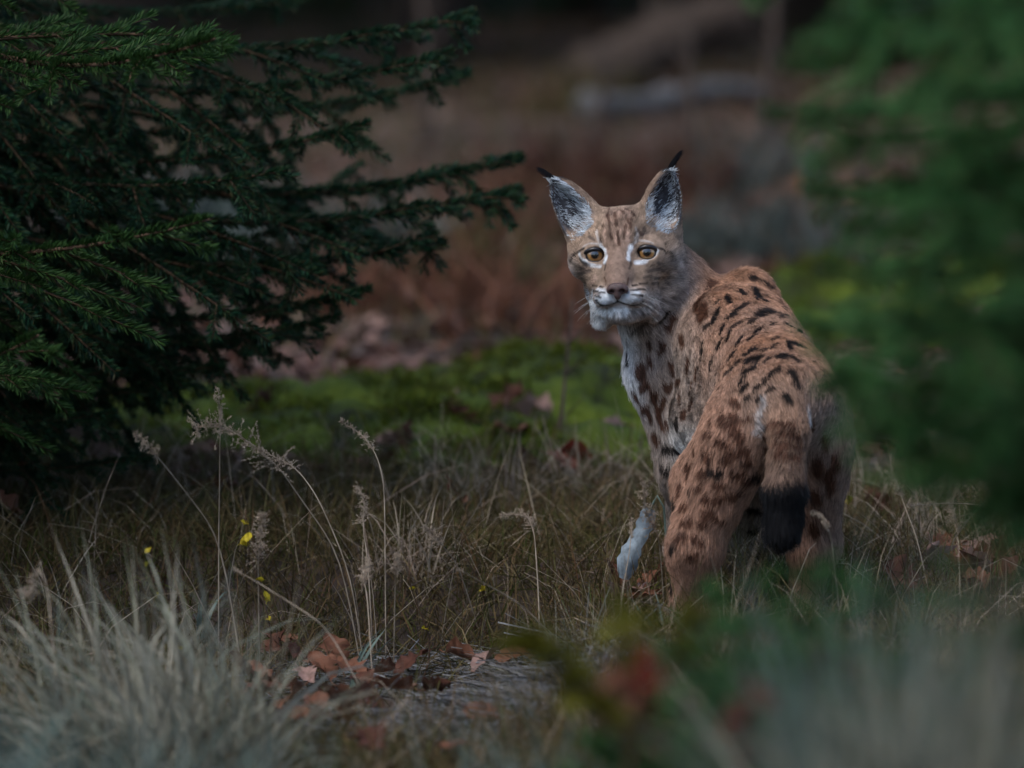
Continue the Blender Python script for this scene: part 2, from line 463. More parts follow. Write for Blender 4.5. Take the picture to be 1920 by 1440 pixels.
# ---- coat marks: photo-pixel strokes dropped onto the body surface ----
def crop(pts, x0, y0, s):
    return [(x0 + a / s, y0 + b / s) for a, b in pts]
BK, BR, WH, PK, GR, DG = (.012, .009, .008), (.062, .026, .015), (.62, .66, .70), (.40, .27, .21), (.36, .33, .32), (.06, .045, .04)
MARKS = []                 # (pixels, half width in mm, colour, alpha, on head?)
def mk(pts, w, col, al=.95, head=False, src='B'):
    if src == 'B': pts = crop(pts, 1040, 440, 1.947)
    elif src == 'F': pts = crop(pts, 1040, 420, 6.857)
    elif src == 'H': pts = crop(pts, 980, 260, 3.43)
    MARKS.append((pts, w / 1000, col, al, head))
for x, y, dx, dy, w in [   # spots on back and flank
    (755, 178, 34, 18, 6), (800, 206, 20, 12, 7), (735, 212, 8, 14, 7), (757, 242, 14, 6, 6), (686, 214, 8, 8, 5), (635, 240, 5, 10, 6), (662, 280, 12, -9, 8),
    (768, 288, 18, -8, 10), (829, 270, 6, 5, 6), (846, 302, 8, 4, 6), (856, 336, 9, 3, 7), (906, 346, 9, 3, 8), (940, 320, 8, 4, 6), (850, 356, 7, 3, 5), (890, 357, 8, 2, 5),
    (722, 376, 10, -8, 5), (742, 352, 10, -8, 5), (590, 296, -10, 26, 6), (612, 350, -6, 16, 4), (636, 372, -5, 16, 4), (676, 390, -8, 14, 5),
    (540, 425, -3, 30, 4), (604, 402, -6, 18, 4), (575, 470, -5, 18, 4), (648, 445, -9, 16, 5), (716, 428, 16, -8, 7), (722, 460, 22, -6, 10), (712, 496, 18, -10, 8), (688, 535, 9, -12, 5),
    (694, 560, 8, -10, 5), (832, 448, 12, 4, 9), (778, 528, 12, -12, 6), (870, 514, 6, 8, 6), (852, 600, 7, 8, 7), (886, 552, 8, 8, 6), (858, 410, 5, 10, 5), (880, 460, 6, 6, 6)]:
    mk([(x - dx, y - dy), (x + dx, y + dy)], w * 1.12, BK, 1.0)
rs_ = np.random.default_rng(8)
for x, y in [(700, 260), (725, 320), (800, 330), (805, 380), (760, 420), (660, 330), (650, 300), (780, 460), (810, 500), (740, 560), (790, 570), (820, 300), (870, 300), (900, 300), (600, 250), (560, 330), (670, 470), (640, 500), (700, 600), (740, 600), (800, 410)]:
    q_ = rs_.normal() * 3
    mk([(x - 8 + q_, y + 5), (x + 8 + q_, y - 4 + rs_.normal() * 3)], rs_.uniform(5.5, 8), BK, .95)
for x, y in [(560, 740), (640, 700), (700, 680), (540, 880), (620, 830), (660, 800), (520, 930), (600, 920), (700, 840), (560, 1020), (470, 1000), (540, 1060), (500, 1180), (460, 1110), (330, 560), (420, 560), (450, 540), (410, 700), (470, 660), (330, 640)]:
    mk([(x - 7, y + 2), (x + 8, y - 2 + rs_.normal() * 3)], rs_.uniform(7.5, 10), BR, .95)
for x, y, dx, dy, w in [   # browner rosettes on shoulder, neck and legs
    (541, 285, 4, 18, 11), (466, 392, 5, 12, 9), (390, 420, -3, 14, 8), (432, 494, 2, 16, 9), (490, 482, -3, 14, 8), (316, 505, -2, 12, 10), (348, 466, 2, 10, 6), (345, 405, 3, 10, 6),
    (366, 596, 0, 14, 7), (396, 622, -8, 18, 6), (380, 655, 6, 16, 6), (350, 665, 5, 16, 7), (461, 600, -2, 18, 6), (388, 690, 4, 14, 6), (372, 745, 6, 12, 7), (300, 590, 3, 10, 5), (500, 620, -4, 18, 5),
    (520, 510, -3, 20, 5), (500, 560, -4, 20, 5), (530, 250, -10, 22, 8), (570, 190, -10, 14, 8), (430, 330, -8, 16, 7),
    (661, 618, 9, 6, 7), (610, 680, 4, 10, 7), (655, 668, 8, 6, 6), (668, 740, 10, 10, 9), (612, 766, 12, 7, 9), (556, 812, 8, 8, 9), (490, 868, 3, 14, 8), (516, 802, 3, 8, 7), (690, 790, 9, 7, 6), (570, 690, 3, 10, 4),
    (640, 958, -32, 10, 7), (570, 972, 24, 6, 6), (456, 940, 0, 14, 8), (484, 1056, 12, -4, 7), (520, 1122, 12, 10, 7), (600, 1046, 14, 4, 5), (662, 880, 14, 2, 8), (700, 905, 10, 2, 5),
    (960, 850, 4, 20, 8), (1000, 900, 4, 30, 9), (1020, 835, 3, 18, 8), (945, 1080, 3, 20, 8), (985, 760, 3, 16, 7), (930, 700, 3, 14, 6), (950, 960, 3, 18, 8)]:
    mk([(x - dx, y - dy), (x + dx, y + dy)], w * 1.12, BR, .97)
for x, y, dx, dy, w in [(446, 690, 3, 12, 12), (430, 792, 24, 4, 11), (402, 862, 8, 8, 8), (465, 825, 2, 18, 6), (735, 888, 6, 6, 8), (584, 872, 14, 2, 10), (440, 992, 2, 12, 8), (496, 946, 2, 10, 6), (430, 1150, -4, 12, 7), (414, 1182, -2, 20, 7), (424, 1275, 2, 22, 9), (735, 1010, 16, 4, 8), (730, 1090, 16, 6, 7),
                        (268, 455, 4, 20, 5), (400, 300, 14, -14, 6)]:
    mk([(x - dx, y - dy), (x + dx, y + dy)], w * 1.0, BK, .98)
mk([(276, 358), (320, 340), (372, 312)], 4.5, BK, .75); mk([(310, 362), (350, 352)], 3.5, BK, .6)
for y, x0, x1 in [(700, 770, 860), (735, 765, 880), (775, 765, 890), (815, 765, 880), (850, 765, 890), (885, 770, 890)]:
    mk([(x0, y + 14), ((x0 + x1) / 2, y - 4), (x1, y + 6)], 7, BR, .92)
mk([(768, 610), (750, 660), (745, 720)], 9, WH, .38); mk([(925, 640), (925, 700)], 5, WH, .4)
mk([(700, 940), (690, 1010), (680, 1080)], 18, (.5, .5, .52), .8)
# face
F_ = dict(head=True, src='F')
mk([(640, 480), (655, 540), (640, 590)], 2.2, BK, .75, **F_); mk([(965, 455), (985, 510), (960, 570)], 3, BK, .8, **F_)
for a in [[(430, 880), (600, 860), (730, 920)], [(470, 930), (600, 950), (760, 965)], [(560, 985), (690, 1010)], [(850, 900), (960, 880), (1060, 890)], [(860, 965), (980, 985), (1060, 975)], [(430, 940), (480, 1010)], [(600, 930), (740, 950)], [(870, 930), (1000, 935)], [(640, 1000), (780, 985)], [(840, 990), (960, 1005)]]:
    mk(a, 6, (.50, .54, .58), .8, **F_)
mk([(480, 1060), (540, 1160), (580, 1290)], 17, (.72, .76, .8), .98, **F_); mk([(640, 1120), (640, 1270)], 10, WH, .98, **F_)
mk([(720, 1110), (800, 1110), (900, 1110)], 9, WH, .95, **F_); mk([(760, 1170), (880, 1170)], 6, WH, .9, **F_)
for a in [[(590, 275), (640, 340), (662, 420), (640, 490)], [(372, 290), (450, 248), (540, 256), (592, 288)], [(318, 392), (350, 455), (430, 512), (510, 535), (590, 545)],
          [(992, 285), (948, 370), (952, 455)], [(1018, 250), (1080, 212), (1180, 218), (1262, 252)], [(1040, 497), (1140, 490), (1240, 440), (1312, 372), (1322, 338)]]:
    mk(a, 2.2 if a[1][1] in (248, 212) else 3.7, WH, .28 if a[1][1] in (248, 212) else .8, **F_)
for a in [[(540, 100), (556, 190), (600, 268)], [(1042, 60), (1062, 150), (1028, 232)]]:
    mk(a, 3.6, (.42, .4, .39), .6, **F_)
for a in [[(652, 70), (640, 210)], [(898, 90), (950, 200)], [(480, 760), (520, 680)], [(820, 100), (800, 220)]]:
    mk(a, 4.5, PK, .75, **F_)
for a in [[(372, 318), (290, 366), (242, 430), (230, 492)], [(1292, 300), (1400, 330), (1480, 392), (1522, 470)], [(320, 440), (370, 500), (440, 522)]]:
    mk(a, 3.2, BK, .95, **F_)
for a in [[(1190, 610), (1330, 580), (1410, 600)], [(1230, 690), (1340, 705)], [(1520, 560), (1590, 640), (1620, 720)], [(1435, 720), (1480, 800)], [(1500, 925), (1520, 945)], [(1385, 830), (1420, 835)],
          [(320, 640), (460, 600)], [(335, 565), (410, 540)], [(330, 705), (380, 780)], [(1150, 690), (1240, 660)], [(1250, 770), (1330, 770)], [(1440, 600), (1480, 680)], [(1120, 180), (1150, 60)], [(440, 160), (510, 210)], [(1330, 500), (1440, 560)]]:
    mk(a, 3.1, DG, .8, **F_)
for a in [[(490, 792), (545, 800)], [(500, 862), (560, 870)], [(580, 876), (640, 882)], [(520, 922), (590, 940)], [(1000, 792), (1060, 782)], [(1090, 772), (1190, 765)], [(970, 855), (1060, 850)], [(1080, 842), (1165, 840)], [(990, 912), (1060, 914)], [(1080, 916), (1130, 922)], [(580, 805), (620, 812)]]:
    mk(a, 2.2, BK, .95, **F_)
mk([(540, 985), (590, 1040), (690, 1045), (790, 1010), (800, 1000), (880, 1018), (1000, 1045), (1130, 1000)], 2.6, (.03, .03, .032), .95, **F_)
mk([(800, 930), (802, 1000)], 2.0, BK, .95, **F_)
mk([(640, 690), (660, 780)], 2.4, BR, .8, **F_); mk([(950, 690), (930, 780)], 2.4, BR, .8, **F_)
for a in [[(545, 490), (560, 560), (572, 640)], [(592, 480), (604, 560)], [(636, 466), (684, 545)], [(662, 560), (650, 640)], [(522, 560), (500, 660)], [(560, 450), (545, 500)], [(700, 520), (690, 580)], [(610, 600), (620, 680)], [(740, 590), (765, 620)], [(660, 450), (720, 500)]]:
    mk(a, 3.0, (.05, .024, .016), .9, True, 'H')

def coat(p, hl, wt, seg, jit=None):
    """coat colour at world points p: hl = head-frame coords, wt = region weights"""
    n1 = noise3(p * 45, 11); n2 = noise3(p * 140, 12); n3 = noise3(p * 14, 13)
    xs = .46 - (p[:, 1] - 9.98) * .22
    up = smooth(.30, .52, p[:, 2] + .02 * n3) * (1 - .8 * smooth(.03, .10, xs - p[:, 0] + .012 * n3) * smooth(10.1, 10.25, p[:, 1]))
    rust = np.array([.325, .165, .095]); grey = np.array([.27, .205, .17]); pale = np.array([.42, .37, .33])
    c = grey + (rust - grey) * (up * (.75 + .25 * n3))[:, None]
    thigh = np.clip(wt['thigh'] + wt['leg'], 0, 1)
    hind = thigh * (p[:, 1] < 10.2)
    c = c + (np.array([.315, .165, .105]) - c) * (hind * .78)[:, None]
    fl = (1 - smooth(.08, .16, np.abs(p[:, 0] - .335))) * smooth(10.08, 10.2, p[:, 1]) * (1 - smooth(.44, .5, p[:, 2])) * (1 - hind)
    c = c + (np.array([.33, .265, .225]) - c) * (np.clip(fl, 0, 1) * .7)[:, None]
    bel = np.clip(wt['belly'] * 1.2, 0, 1) * (1 - smooth(.29, .36, p[:, 2]))
    c = c + (np.array([.62, .6, .58]) - c) * bel[:, None]
    # white throat and breast stripe along the front of the neck
    q = (p - np.array([.20, 10.345, .52])) @ FS
    bib = (1 - smooth(-.004, .03, p[:, 0] - (.186 + (.55 - p[:, 2]) * .34 - .022 * smooth(.5, .42, p[:, 2])))) * smooth(.30, .42, p[:, 2]) * (1 - wt['head'] * .6)
    c = c + (np.array([.66, .67, .69]) - c) * np.clip(bib, 0, 1)[:, None]
    # inner sides of the legs are pale
    # tail: black end
    tb = wt['tail'] * (1 - smooth(.262, .285, p[:, 2] + .006 * n1))
    tl = smooth(.40, .28, p[:, 2])
    rr_ = smooth(.50, .535, p[:, 0]) * smooth(10.15, 10.05, p[:, 1]) * smooth(.42, .36, p[:, 2])  # grey inner thigh fur, with the right hind side's shade painted in
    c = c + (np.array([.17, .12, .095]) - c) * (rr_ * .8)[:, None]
    c = c + (np.array([.22, .125, .08]) * (1 - .55 * tl)[:, None] - c) * (wt['tail'] * .8)[:, None]
    c = c + (np.array([.006, .006, .007]) - c) * np.clip(tb * 1.3, 0, 1)[:, None]
    # head ground colour
    h = np.clip(wt['head'] + wt['ear'], 0, 1)
    hx, hy, hz = hl[:, 0], hl[:, 1], hl[:, 2]
    hc = np.array([.25, .178, .13]) + np.zeros_like(p)
    hc = hc + (np.array([.215, .145, .11]) - hc) * ((1 - smooth(.016, .034, np.abs(hx))) * smooth(.0, .03, hy) * smooth(-.06, -.03, hz))[:, None]
    jaw = (1 - smooth(-.075, -.03, hz + .25 * np.maximum(np.abs(hx) - .03, 0)))
    hc = hc + (np.array([.36, .335, .325]) - hc) * (jaw * .85)[:, None]
    side = smooth(.065, .1, np.abs(hx)) * (1 - smooth(-.01, .03, hz))
    hc = hc + (np.array([.34, .31, .3]) - hc) * (side * .7)[:, None]
    c = c + (hc - c) * h[:, None]
    # ears
    for base, tip, e, n, sd, L, w, d in EAR:
        q = p - base; t = (q @ e) / L; a = q @ sd; b = q @ n
        inside = wt['ear'] * seg['earin']
        near = (np.linalg.norm(q - e * (L * .5), axis=1) < .075)
        k = (inside * near * smooth(.05, .3, t))
        c = c + (np.array([.05, .05, .058]) * (1 + .5 * n2)[:, None] - c) * np.clip(k * 1.1, 0, 1)[:, None]
        rim = wt['ear'] * near * (1 - seg['earin']) * smooth(.25, .6, t)
        c = c + (np.array([.19, .13, .095]) - c) * np.clip(rim, 0, 1)[:, None]
        tp = near * smooth(.9, 1.0, t) * wt['ear']
        c = c + (np.array([.02, .02, .02]) - c) * np.clip(tp, 0, 1)[:, None]
    # marks
    n4 = noise3(p * 330, 14)
    wob = 1 + .3 * n1 + .42 * n2
    for pl, w, colr, al, head in seg['marks']:
        lo, hi = pl.min(0) - .03, pl.max(0) + .03
        ii = np.nonzero(np.all((p > lo) & (p < hi), 1))[0]
        if not len(ii): continue
        pp = p[ii]; dm = np.full(len(ii), 9.0)
        for a, b in zip(pl[:-1], pl[1:]):
            ab = b - a; t = np.clip(((pp - a) @ ab) / max(ab @ ab, 1e-12), 0, 1)
            dm = np.minimum(dm, np.linalg.norm(pp - a - t[:, None] * ab, axis=1))
        if head: al = al * np.clip(.92 + .28 * n2[ii] + .25 * n4[ii], .3, 1)
        k = (1 - smooth(.35 if head else .6, 1.5 if head else 1.4, dm / (w * wob[ii]))) * al
        c[ii] += (np.array(colr) - c[ii]) * k[:, None]
    c = c * (1 + .2 * n2 + .12 * n1 + .25 * n4)[:, None]
    return np.clip(c, .003, .9)

def regions(p, idx=None):
    names = ['torso', 'belly', 'neck', 'leg', 'thigh', 'paw', 'tail', 'head', 'ear']
    W = {k: np.zeros(len(p)) for k in names}
    fl = np.zeros((len(p), 3)); ln = np.zeros(len(p)); ti = np.zeros(len(p)); tot = np.zeros(len(p))
    rad = norm(p - hw(NOSE_L))
    for q in PR:
        if q['op'] != '+': continue
        sc = .005 if q['grp'] in ('ear', 'tail') else .012
        w = np.exp(-np.maximum(q['fn'](p), -.01) / sc)
        W[q['grp']] += w; tot += w
        f = rad if isinstance(q['flow'], str) else norm(np.asarray(q['flow'], float))
        fl += w[:, None] * f; ln += w * q['ln']; ti += w * q['tilt']
    tot = np.maximum(tot, 1e-9)
    for k in names: W[k] /= tot
    return W, norm(fl), ln / tot, ti / tot

def hair_obj(name, PT, rad, colr, nrm, mat, parent):
    n, k, _ = PT.shape
    hc = bpy.data.hair_curves.new(name)
    hc.add_curves([k] * n)
    hc.attributes['position'].data.foreach_set('vector', PT.astype(np.float32).ravel())
    a = hc.attributes.new('radius', 'FLOAT', 'POINT'); a.data.foreach_set('value', np.broadcast_to(rad, (n, k)).astype(np.float32).ravel())
    a = hc.attributes.new('col', 'FLOAT_COLOR', 'CURVE'); cc = np.ones((n, 4), np.float32); cc[:, :3] = colr
    a.data.foreach_set('color', cc.ravel())
    a = hc.attributes.new('nrm', 'FLOAT_VECTOR', 'CURVE'); a.data.foreach_set('vector', nrm.astype(np.float32).ravel())
    hc.materials.append(mat)
    o = bpy.data.objects.new(name, hc)
    COL.objects.link(o); o.parent = parent
    return o

def fur_mat(name, hair=True):
    m, nt, b = new_mat(name)
    a = nt.nodes.new('ShaderNodeAttribute'); a.attribute_name = 'col'
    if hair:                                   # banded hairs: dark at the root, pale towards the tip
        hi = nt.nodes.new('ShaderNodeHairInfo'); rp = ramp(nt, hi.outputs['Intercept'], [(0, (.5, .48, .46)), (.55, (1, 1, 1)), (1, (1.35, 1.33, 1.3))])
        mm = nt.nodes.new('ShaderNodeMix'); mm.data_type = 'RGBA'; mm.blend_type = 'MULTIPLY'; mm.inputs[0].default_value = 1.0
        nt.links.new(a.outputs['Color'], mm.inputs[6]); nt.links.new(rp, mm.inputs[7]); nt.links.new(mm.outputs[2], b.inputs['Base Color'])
    else:
        nt.links.new(a.outputs['Color'], b.inputs['Base Color'])
    b.inputs['Roughness'].default_value = .62
    b.inputs['Specular IOR Level'].default_value = .12 if hair else .1
    if hair:
        an = nt.nodes.new('ShaderNodeAttribute'); an.attribute_name = 'nrm'
        g = nt.nodes.new('ShaderNodeNewGeometry')
        mx = nt.nodes.new('ShaderNodeMix'); mx.data_type = 'VECTOR'; mx.inputs[0].default_value = .58
        nt.links.new(g.outputs['Normal'], mx.inputs[4]); nt.links.new(an.outputs['Vector'], mx.inputs[5])
        vm = nt.nodes.new('ShaderNodeVectorMath'); vm.operation = 'NORMALIZE'
        nt.links.new(mx.outputs[1], vm.inputs[0]); nt.links.new(vm.outputs[0], b.inputs['Normal'])
    return m

def build_lynx(nhair=330000):
    rng = np.random.default_rng(5)
    V, Q = solve_body()
    N, fn = vnormals(V, Q)
    ctr = V.mean(0)
    if np.mean(np.sum(N * (V - ctr), 1)) < 0:
        Q = Q[:, ::-1]; N = -N
    base = np.array([.41, 10.15, 0.0])
    root = empty('lynx', base)
    tag(root, 'spotted reddish brown lynx with black ear tufts looking back over its shoulder', 'lynx')
    # drop the coat marks on the surface
    bvh = BVHTree.FromPolygons([tuple(v) for v in V], [tuple(q) for q in Q.tolist()])
    org = Vector((0, 0, CAM_H)); marks = []
    for pts, w, colr, al, head in MARKS:
        pl = []
        for (a, b) in pts:
            t = P(a, b, 10.0); d = (Vector(t) - org).normalized()
            hit = bvh.ray_cast(org, d, 14)[0]
            if hit is None:
                hit = bvh.find_nearest(org + d * (10.02 if not head else 10.22), .08)[0]
            if hit is not None: pl.append(np.array(hit))
        if len(pl) >= 2 and max(np.linalg.norm(x - y) for x, y in zip(pl[:-1], pl[1:])) < .12:
            marks.append((np.array(pl), w, colr, al, head))
    # the far side of the body is spotted too
    cand = rng.integers(0, len(V), 1600); chosen = []
    view = norm(V - np.array([0, 0, CAM_H]))
    for i in cand:
        if np.sum(N[i] * view[i]) < .12 or V[i, 2] < .12: continue
        if np.linalg.norm(V[i] - HC) < .17: continue
        if any(np.linalg.norm(V[i] - c) < .05 for c in chosen): continue
        chosen.append(V[i])
        d = norm(np.cross(N[i], rng.normal(size=3))) * .008
        marks.append((np.array([V[i] - d, V[i] + d]), rng.uniform(.006, .009), BK, .9, False))
    def earin(p, n):
        r = np.zeros(len(p))
        for b_, t_, e, nn, sd, L, w, d in EAR:
            q = p - b_; t = (q @ e) / L
            near = (np.linalg.norm(q - e * (L * .5), axis=1) < .075)
            r = np.maximum(r, near * smooth(.05, .45, n @ nn) * (1 - smooth(.82, .97, np.abs(q @ sd) / (w * np.sqrt(np.clip(1 - np.clip(t, 0, 1) ** 2.3, .02, 1)) * (1 - .2 * np.clip(t, 0, 1)) + .002))))
        return r
    def colour(p, n):
        W, fl, ln, ti = regions(p)
        hl = (p - HC) @ HR
        return coat(p, hl, W, dict(marks=marks, earin=earin(p, n))), W, fl, ln, ti, hl
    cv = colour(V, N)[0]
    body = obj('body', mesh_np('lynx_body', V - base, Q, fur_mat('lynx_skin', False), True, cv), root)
    # ---- fur roots, spread by area (longer thin coat on the trunk, dense on the face)
    Ts = np.concatenate([Q[:, [0, 1, 2]], Q[:, [0, 2, 3]]])
    ar = np.linalg.norm(np.cross(V[Ts[:, 1]] - V[Ts[:, 0]], V[Ts[:, 2]] - V[Ts[:, 0]]), axis=1)
    tc = V[Ts].mean(1); tn = norm(N[Ts].mean(1))
    vis = smooth(.35, -.1, np.sum(tn * norm(tc - np.array([0, 0, CAM_H])), 1))
    hd = np.linalg.norm(tc - HC, axis=1)
    w = ar * (.3 + .7 * vis) * (1 + 2.2 * (1 - smooth(.13, .19, hd))) * np.where(tc[:, 2] < .1, .5, 1)
    ti_ = rng.choice(len(Ts), nhair, p=w / w.sum())
    r1, r2 = np.sqrt(rng.random(nhair)), rng.random(nhair)
    bc = np.stack([1 - r1, r1 * (1 - r2), r1 * r2], 1)
    p = np.einsum('ij,ijk->ik', bc, V[Ts[ti_]]); n = norm(np.einsum('ij,ijk->ik', bc, N[Ts[ti_]]))
    W, fl, ln, tilt = regions(p); hl = (p - HC) @ HR
    ein = earin(p, n)
    # keep the eyes, nose pad and lips clear
    keep = np.ones(nhair, bool)
    deye = np.min([np.linalg.norm(p - e, axis=1) for e in EYES], 0)
    for e_c in EYES:
        g_ = norm(np.array([0, 0, CAM_H]) - e_c); q = p - e_c
        sx = norm(HR[:, 0] - g_ * (HR[:, 0] @ g_)); sz = norm(HR[:, 2] - g_ * (HR[:, 2] @ g_))
        keep &= ~((((q @ sx) / .02) ** 2 + ((q @ sz) / .0152) ** 2 < 1) & (q @ g_ > 0))
    dn = np.linalg.norm((hl - np.array([0, .1, -.05])) / np.array([1.25, 1, 1]), axis=1)
    keep &= dn > .0125
    h = W['head']
    dface = np.linalg.norm(hl - np.array([0, .09, -.03]), axis=1)
    flen = .003 + .006 * smooth(.03, .085, dface) + .017 * smooth(.05, .1, np.abs(hl[:, 0])) * (1 - smooth(-.05, .07, hl[:, 2])) + .007 * smooth(-.07, -.1, hl[:, 2])
    flen = np.where(deye < .032, .0028 + .08 * np.maximum(deye - .02, 0), flen)
    ln = ln * (1 - h) + flen * h
    ln = np.where(ein > .4, .019 * rng.uniform(.5, 1.3, nhair), ln)
    keep &= ~((ein > .4) & (rng.random(nhair) < .55))
    ln = ln * rng.uniform(.65, 1.15, nhair)
    # flow: combed along the region, waved by low noise
    nv = np.stack([noise3(p * 38, 21), noise3(p * 38, 22), noise3(p * 38, 23)], 1)
    nf = np.stack([noise3(p * 160, 24), noise3(p * 160, 25), noise3(p * 160, 26)], 1)
    for e_i, (b_, t_, e, nn, sd, L, w_, d_) in enumerate(EAR):
        q = p - b_; near = (np.linalg.norm(q - e * (L * .5), axis=1) < .075) & (ein > .4)
        inner_edge = sd * (1 if (sd @ HR[:, 0]) * (-1 if e_i == 0 else 1) > 0 else -1)     # towards the outer rim
        so = (q @ inner_edge) / w_
        ln = np.where(near, ln * np.clip((.85 - so) / .8, .12, 1), ln)
        fl = np.where(near[:, None], norm(e * .9 + inner_edge * .55 + nn * .25), fl)
    amp = np.where(h > .5, .22, .42)[:, None]
    f = fl + nv * amp + nf * .22 + rng.normal(size=(nhair, 3)) * .12
    tan = norm(f - n * np.sum(f * n, 1, keepdims=True))
    lift = tilt * np.where(h > .5, 1.1, 1.2) + .2 * noise3(p * 60, 27) + rng.normal(size=nhair) * .06
    guard = (rng.random(nhair) < .07) & (h < .5) & (ein < .3)          # longer guard hairs stand out of the coat
    ln = np.where(guard, ln * rng.uniform(1.1, 1.5, nhair), ln); lift = lift + guard * rng.uniform(.0, .14, nhair)
    lift = np.clip(lift, .1, .85)
    pc = p + tan * (ln * rng.uniform(.4, .75, nhair))[:, None]
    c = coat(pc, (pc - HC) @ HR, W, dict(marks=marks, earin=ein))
    ew = (ein > .4) & (noise3(p * 70, 30) + .5 * noise3(p * 200, 31) + .35 * rng.normal(size=nhair) > -.08)
    c = np.where(ew[:, None], np.array([.46, .51, .56]), c)
    s = np.array([0, .33, .67, 1.0])
    PT = p[:, None] - n[:, None] * .0008 + (tan[:, None] * (s * 1.0)[None, :, None] * np.cos(lift)[:, None, None] + n[:, None] * (np.sin(lift)[:, None] * (s - .42 * s * s)[None])[..., None]) * ln[:, None, None]
    # clumps: tips gather towards jittered cell centres
    cs = np.where(h > .5, .0045, .007)[:, None]
    cell = np.floor(p / cs); jit = np.stack([_hash(cell[:, 0].astype(np.int64), cell[:, 1].astype(np.int64), cell[:, 2].astype(np.int64), 40 + i) for i in range(3)], 1)
    ctrp = (cell + .25 + .5 * jit) * cs
    pull = (ctrp - p); pull -= n * np.sum(pull * n, 1, keepdims=True)
    PT += pull[:, None] * (s ** 1.6)[None, :, None] * .45
    fl2 = norm(fl - n * np.sum(fl * n, 1, keepdims=True)); pr = p - np.array([.41, 10.15, .4])
    qs = pr - .82 * fl2 * np.sum(pr * fl2, 1, keepdims=True)
    th = np.arctan2(hl[:, 0], hl[:, 2] + .045); rr = np.hypot(hl[:, 0], hl[:, 2] + .045)
    st_h = noise2(th * 16, rr * 70, 51) + .7 * noise2(th * 34, rr * 130, 52)
    st_b = noise3(qs * 170, 53) + .8 * noise3(qs * 330, 54)
    mot = noise3(p * 85, 55) + .6 * noise3(p * 40, 56)
    c = c * np.clip(1 + np.where(h > .5, .36 * st_h + .16 * mot, .26 * st_b + .1 * mot), .35, 1.7)[:, None]
    tint = 1 + .3 * (jit[:, :1] - .5) + rng.normal(size=(nhair, 1)) * .24
    c = np.clip(c * tint, .003, .92)
    big = np.where(h > .5, .00036, .00046)[:, None]
    rad = big * np.array([1.0, .9, .65, .15])[None]
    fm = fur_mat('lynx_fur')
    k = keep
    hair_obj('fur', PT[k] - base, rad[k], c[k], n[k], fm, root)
    # ---- ear tufts
    for (b_, t_, e, nn, sd, L, w_, d_), bend in zip(EAR, [P(1008, 318, 10.33) - P(1040, 336, 10.33), P(1283, 284, 10.33) - P(1258, 317, 10.33)]):
        m = 300; r0 = t_ - e * .006 + rng.normal(size=(m, 3)) * .0014
        bl = np.linalg.norm(bend); bd = bend / bl
        L_ = rng.uniform(.35, 1.15, m) * bl
        s5 = np.linspace(0, 1, 5)
        d0 = norm(e * .55 + bd * .45); off = rng.normal(size=(m, 3)) * .09
        curve = (d0[None] * (s5 * (1 - s5))[:, None] * 1.1 + bd[None] * (s5 ** 1.15)[:, None])
        pt = r0[:, None] + (curve[None] + off[:, None] * (s5 * (1.2 - s5))[None, :, None]) * L_[:, None, None] + np.array([0, 0, .004])[None, None] * (s5 ** 3)[None, :, None]
        cc = np.tile(np.array([.007, .007, .009]), (m, 1))
        hair_obj('ear_tuft', pt - base, np.array([.00045, .00045, .0004, .0003, .00008]), cc, np.tile(norm(nn), (m, 1)), fm, root)
    # ---- whiskers
    wp, wc = [], []
    for sg in (-1, 1):
        for i in range(7):
            row = i % 4; col_ = i // 4
            st = hw((sg * (.022 + .006 * col_), .097 - .006 * col_ - .002 * row, -.052 - .006 * row))
            L_ = rng.uniform(.04, .065); d = HR @ norm(np.array([sg * 1.0, .12 - .1 * col_, -.05 - .16 * row + rng.normal() * .06]))
            s5 = np.linspace(0, 1, 6)
            wp.append(st[None] + d[None] * (s5 * L_)[:, None] + np.array([0, 0, -.016])[None] * (s5 ** 2)[:, None] + (HR @ np.array([0, -.02, 0]))[None] * (s5 ** 2)[:, None])
            wc.append((.7, .7, .68))
    wp = np.array(wp)
    hair_obj('whiskers', wp - base, np.array([.00022, .00022, .0002, .00016, .00011, .00006]), np.array(wc), np.tile(HR[:, 1], (len(wp), 1)), fm, root)
    # ---- eyes
    em, nt, b = new_mat('amber_eye')
    tcn = nt.nodes.new('ShaderNodeTexCoord'); sp = nt.nodes.new('ShaderNodeSeparateXYZ'); nt.links.new(tcn.outputs['Object'], sp.inputs[0])
    cm = nt.nodes.new('ShaderNodeCombineXYZ'); nt.links.new(sp.outputs[0], cm.inputs[0]); nt.links.new(sp.outputs[1], cm.inputs[1])
    vl = nt.nodes.new('ShaderNodeVectorMath'); vl.operation = 'LENGTH'; nt.links.new(cm.outputs[0], vl.inputs[0])
    ml = nt.nodes.new('ShaderNodeMath'); ml.operation = 'MULTIPLY'; ml.inputs[1].default_value = 1 / .0203; nt.links.new(vl.outputs['Value'], ml.inputs[0])
    nz = nt.nodes.new('ShaderNodeTexNoise'); nz.inputs['Scale'].default_value = 420; nt.links.new(tcn.outputs['Object'], nz.inputs['Vector'])
    ad = nt.nodes.new('ShaderNodeMath'); ad.operation = 'MULTIPLY_ADD'; ad.inputs[1].default_value = .06; nt.links.new(nz.outputs['Fac'], ad.inputs[0]); nt.links.new(ml.outputs[0], ad.inputs[2])
    irc = ramp(nt, ad.outputs[0], [(.0, (.003, .003, .003)), (.33, (.003, .003, .004)), (.36, (.07, .035, .012)), (.46, (.28, .13, .038)), (.58, (.34, .18, .055)), (.66, (.17, .085, .03)), (.72, (.012, .01, .012)), (1.0, (.01, .008, .01))])
    nt.links.new(irc, b.inputs['Base Color']); b.inputs['Roughness'].default_value = .25
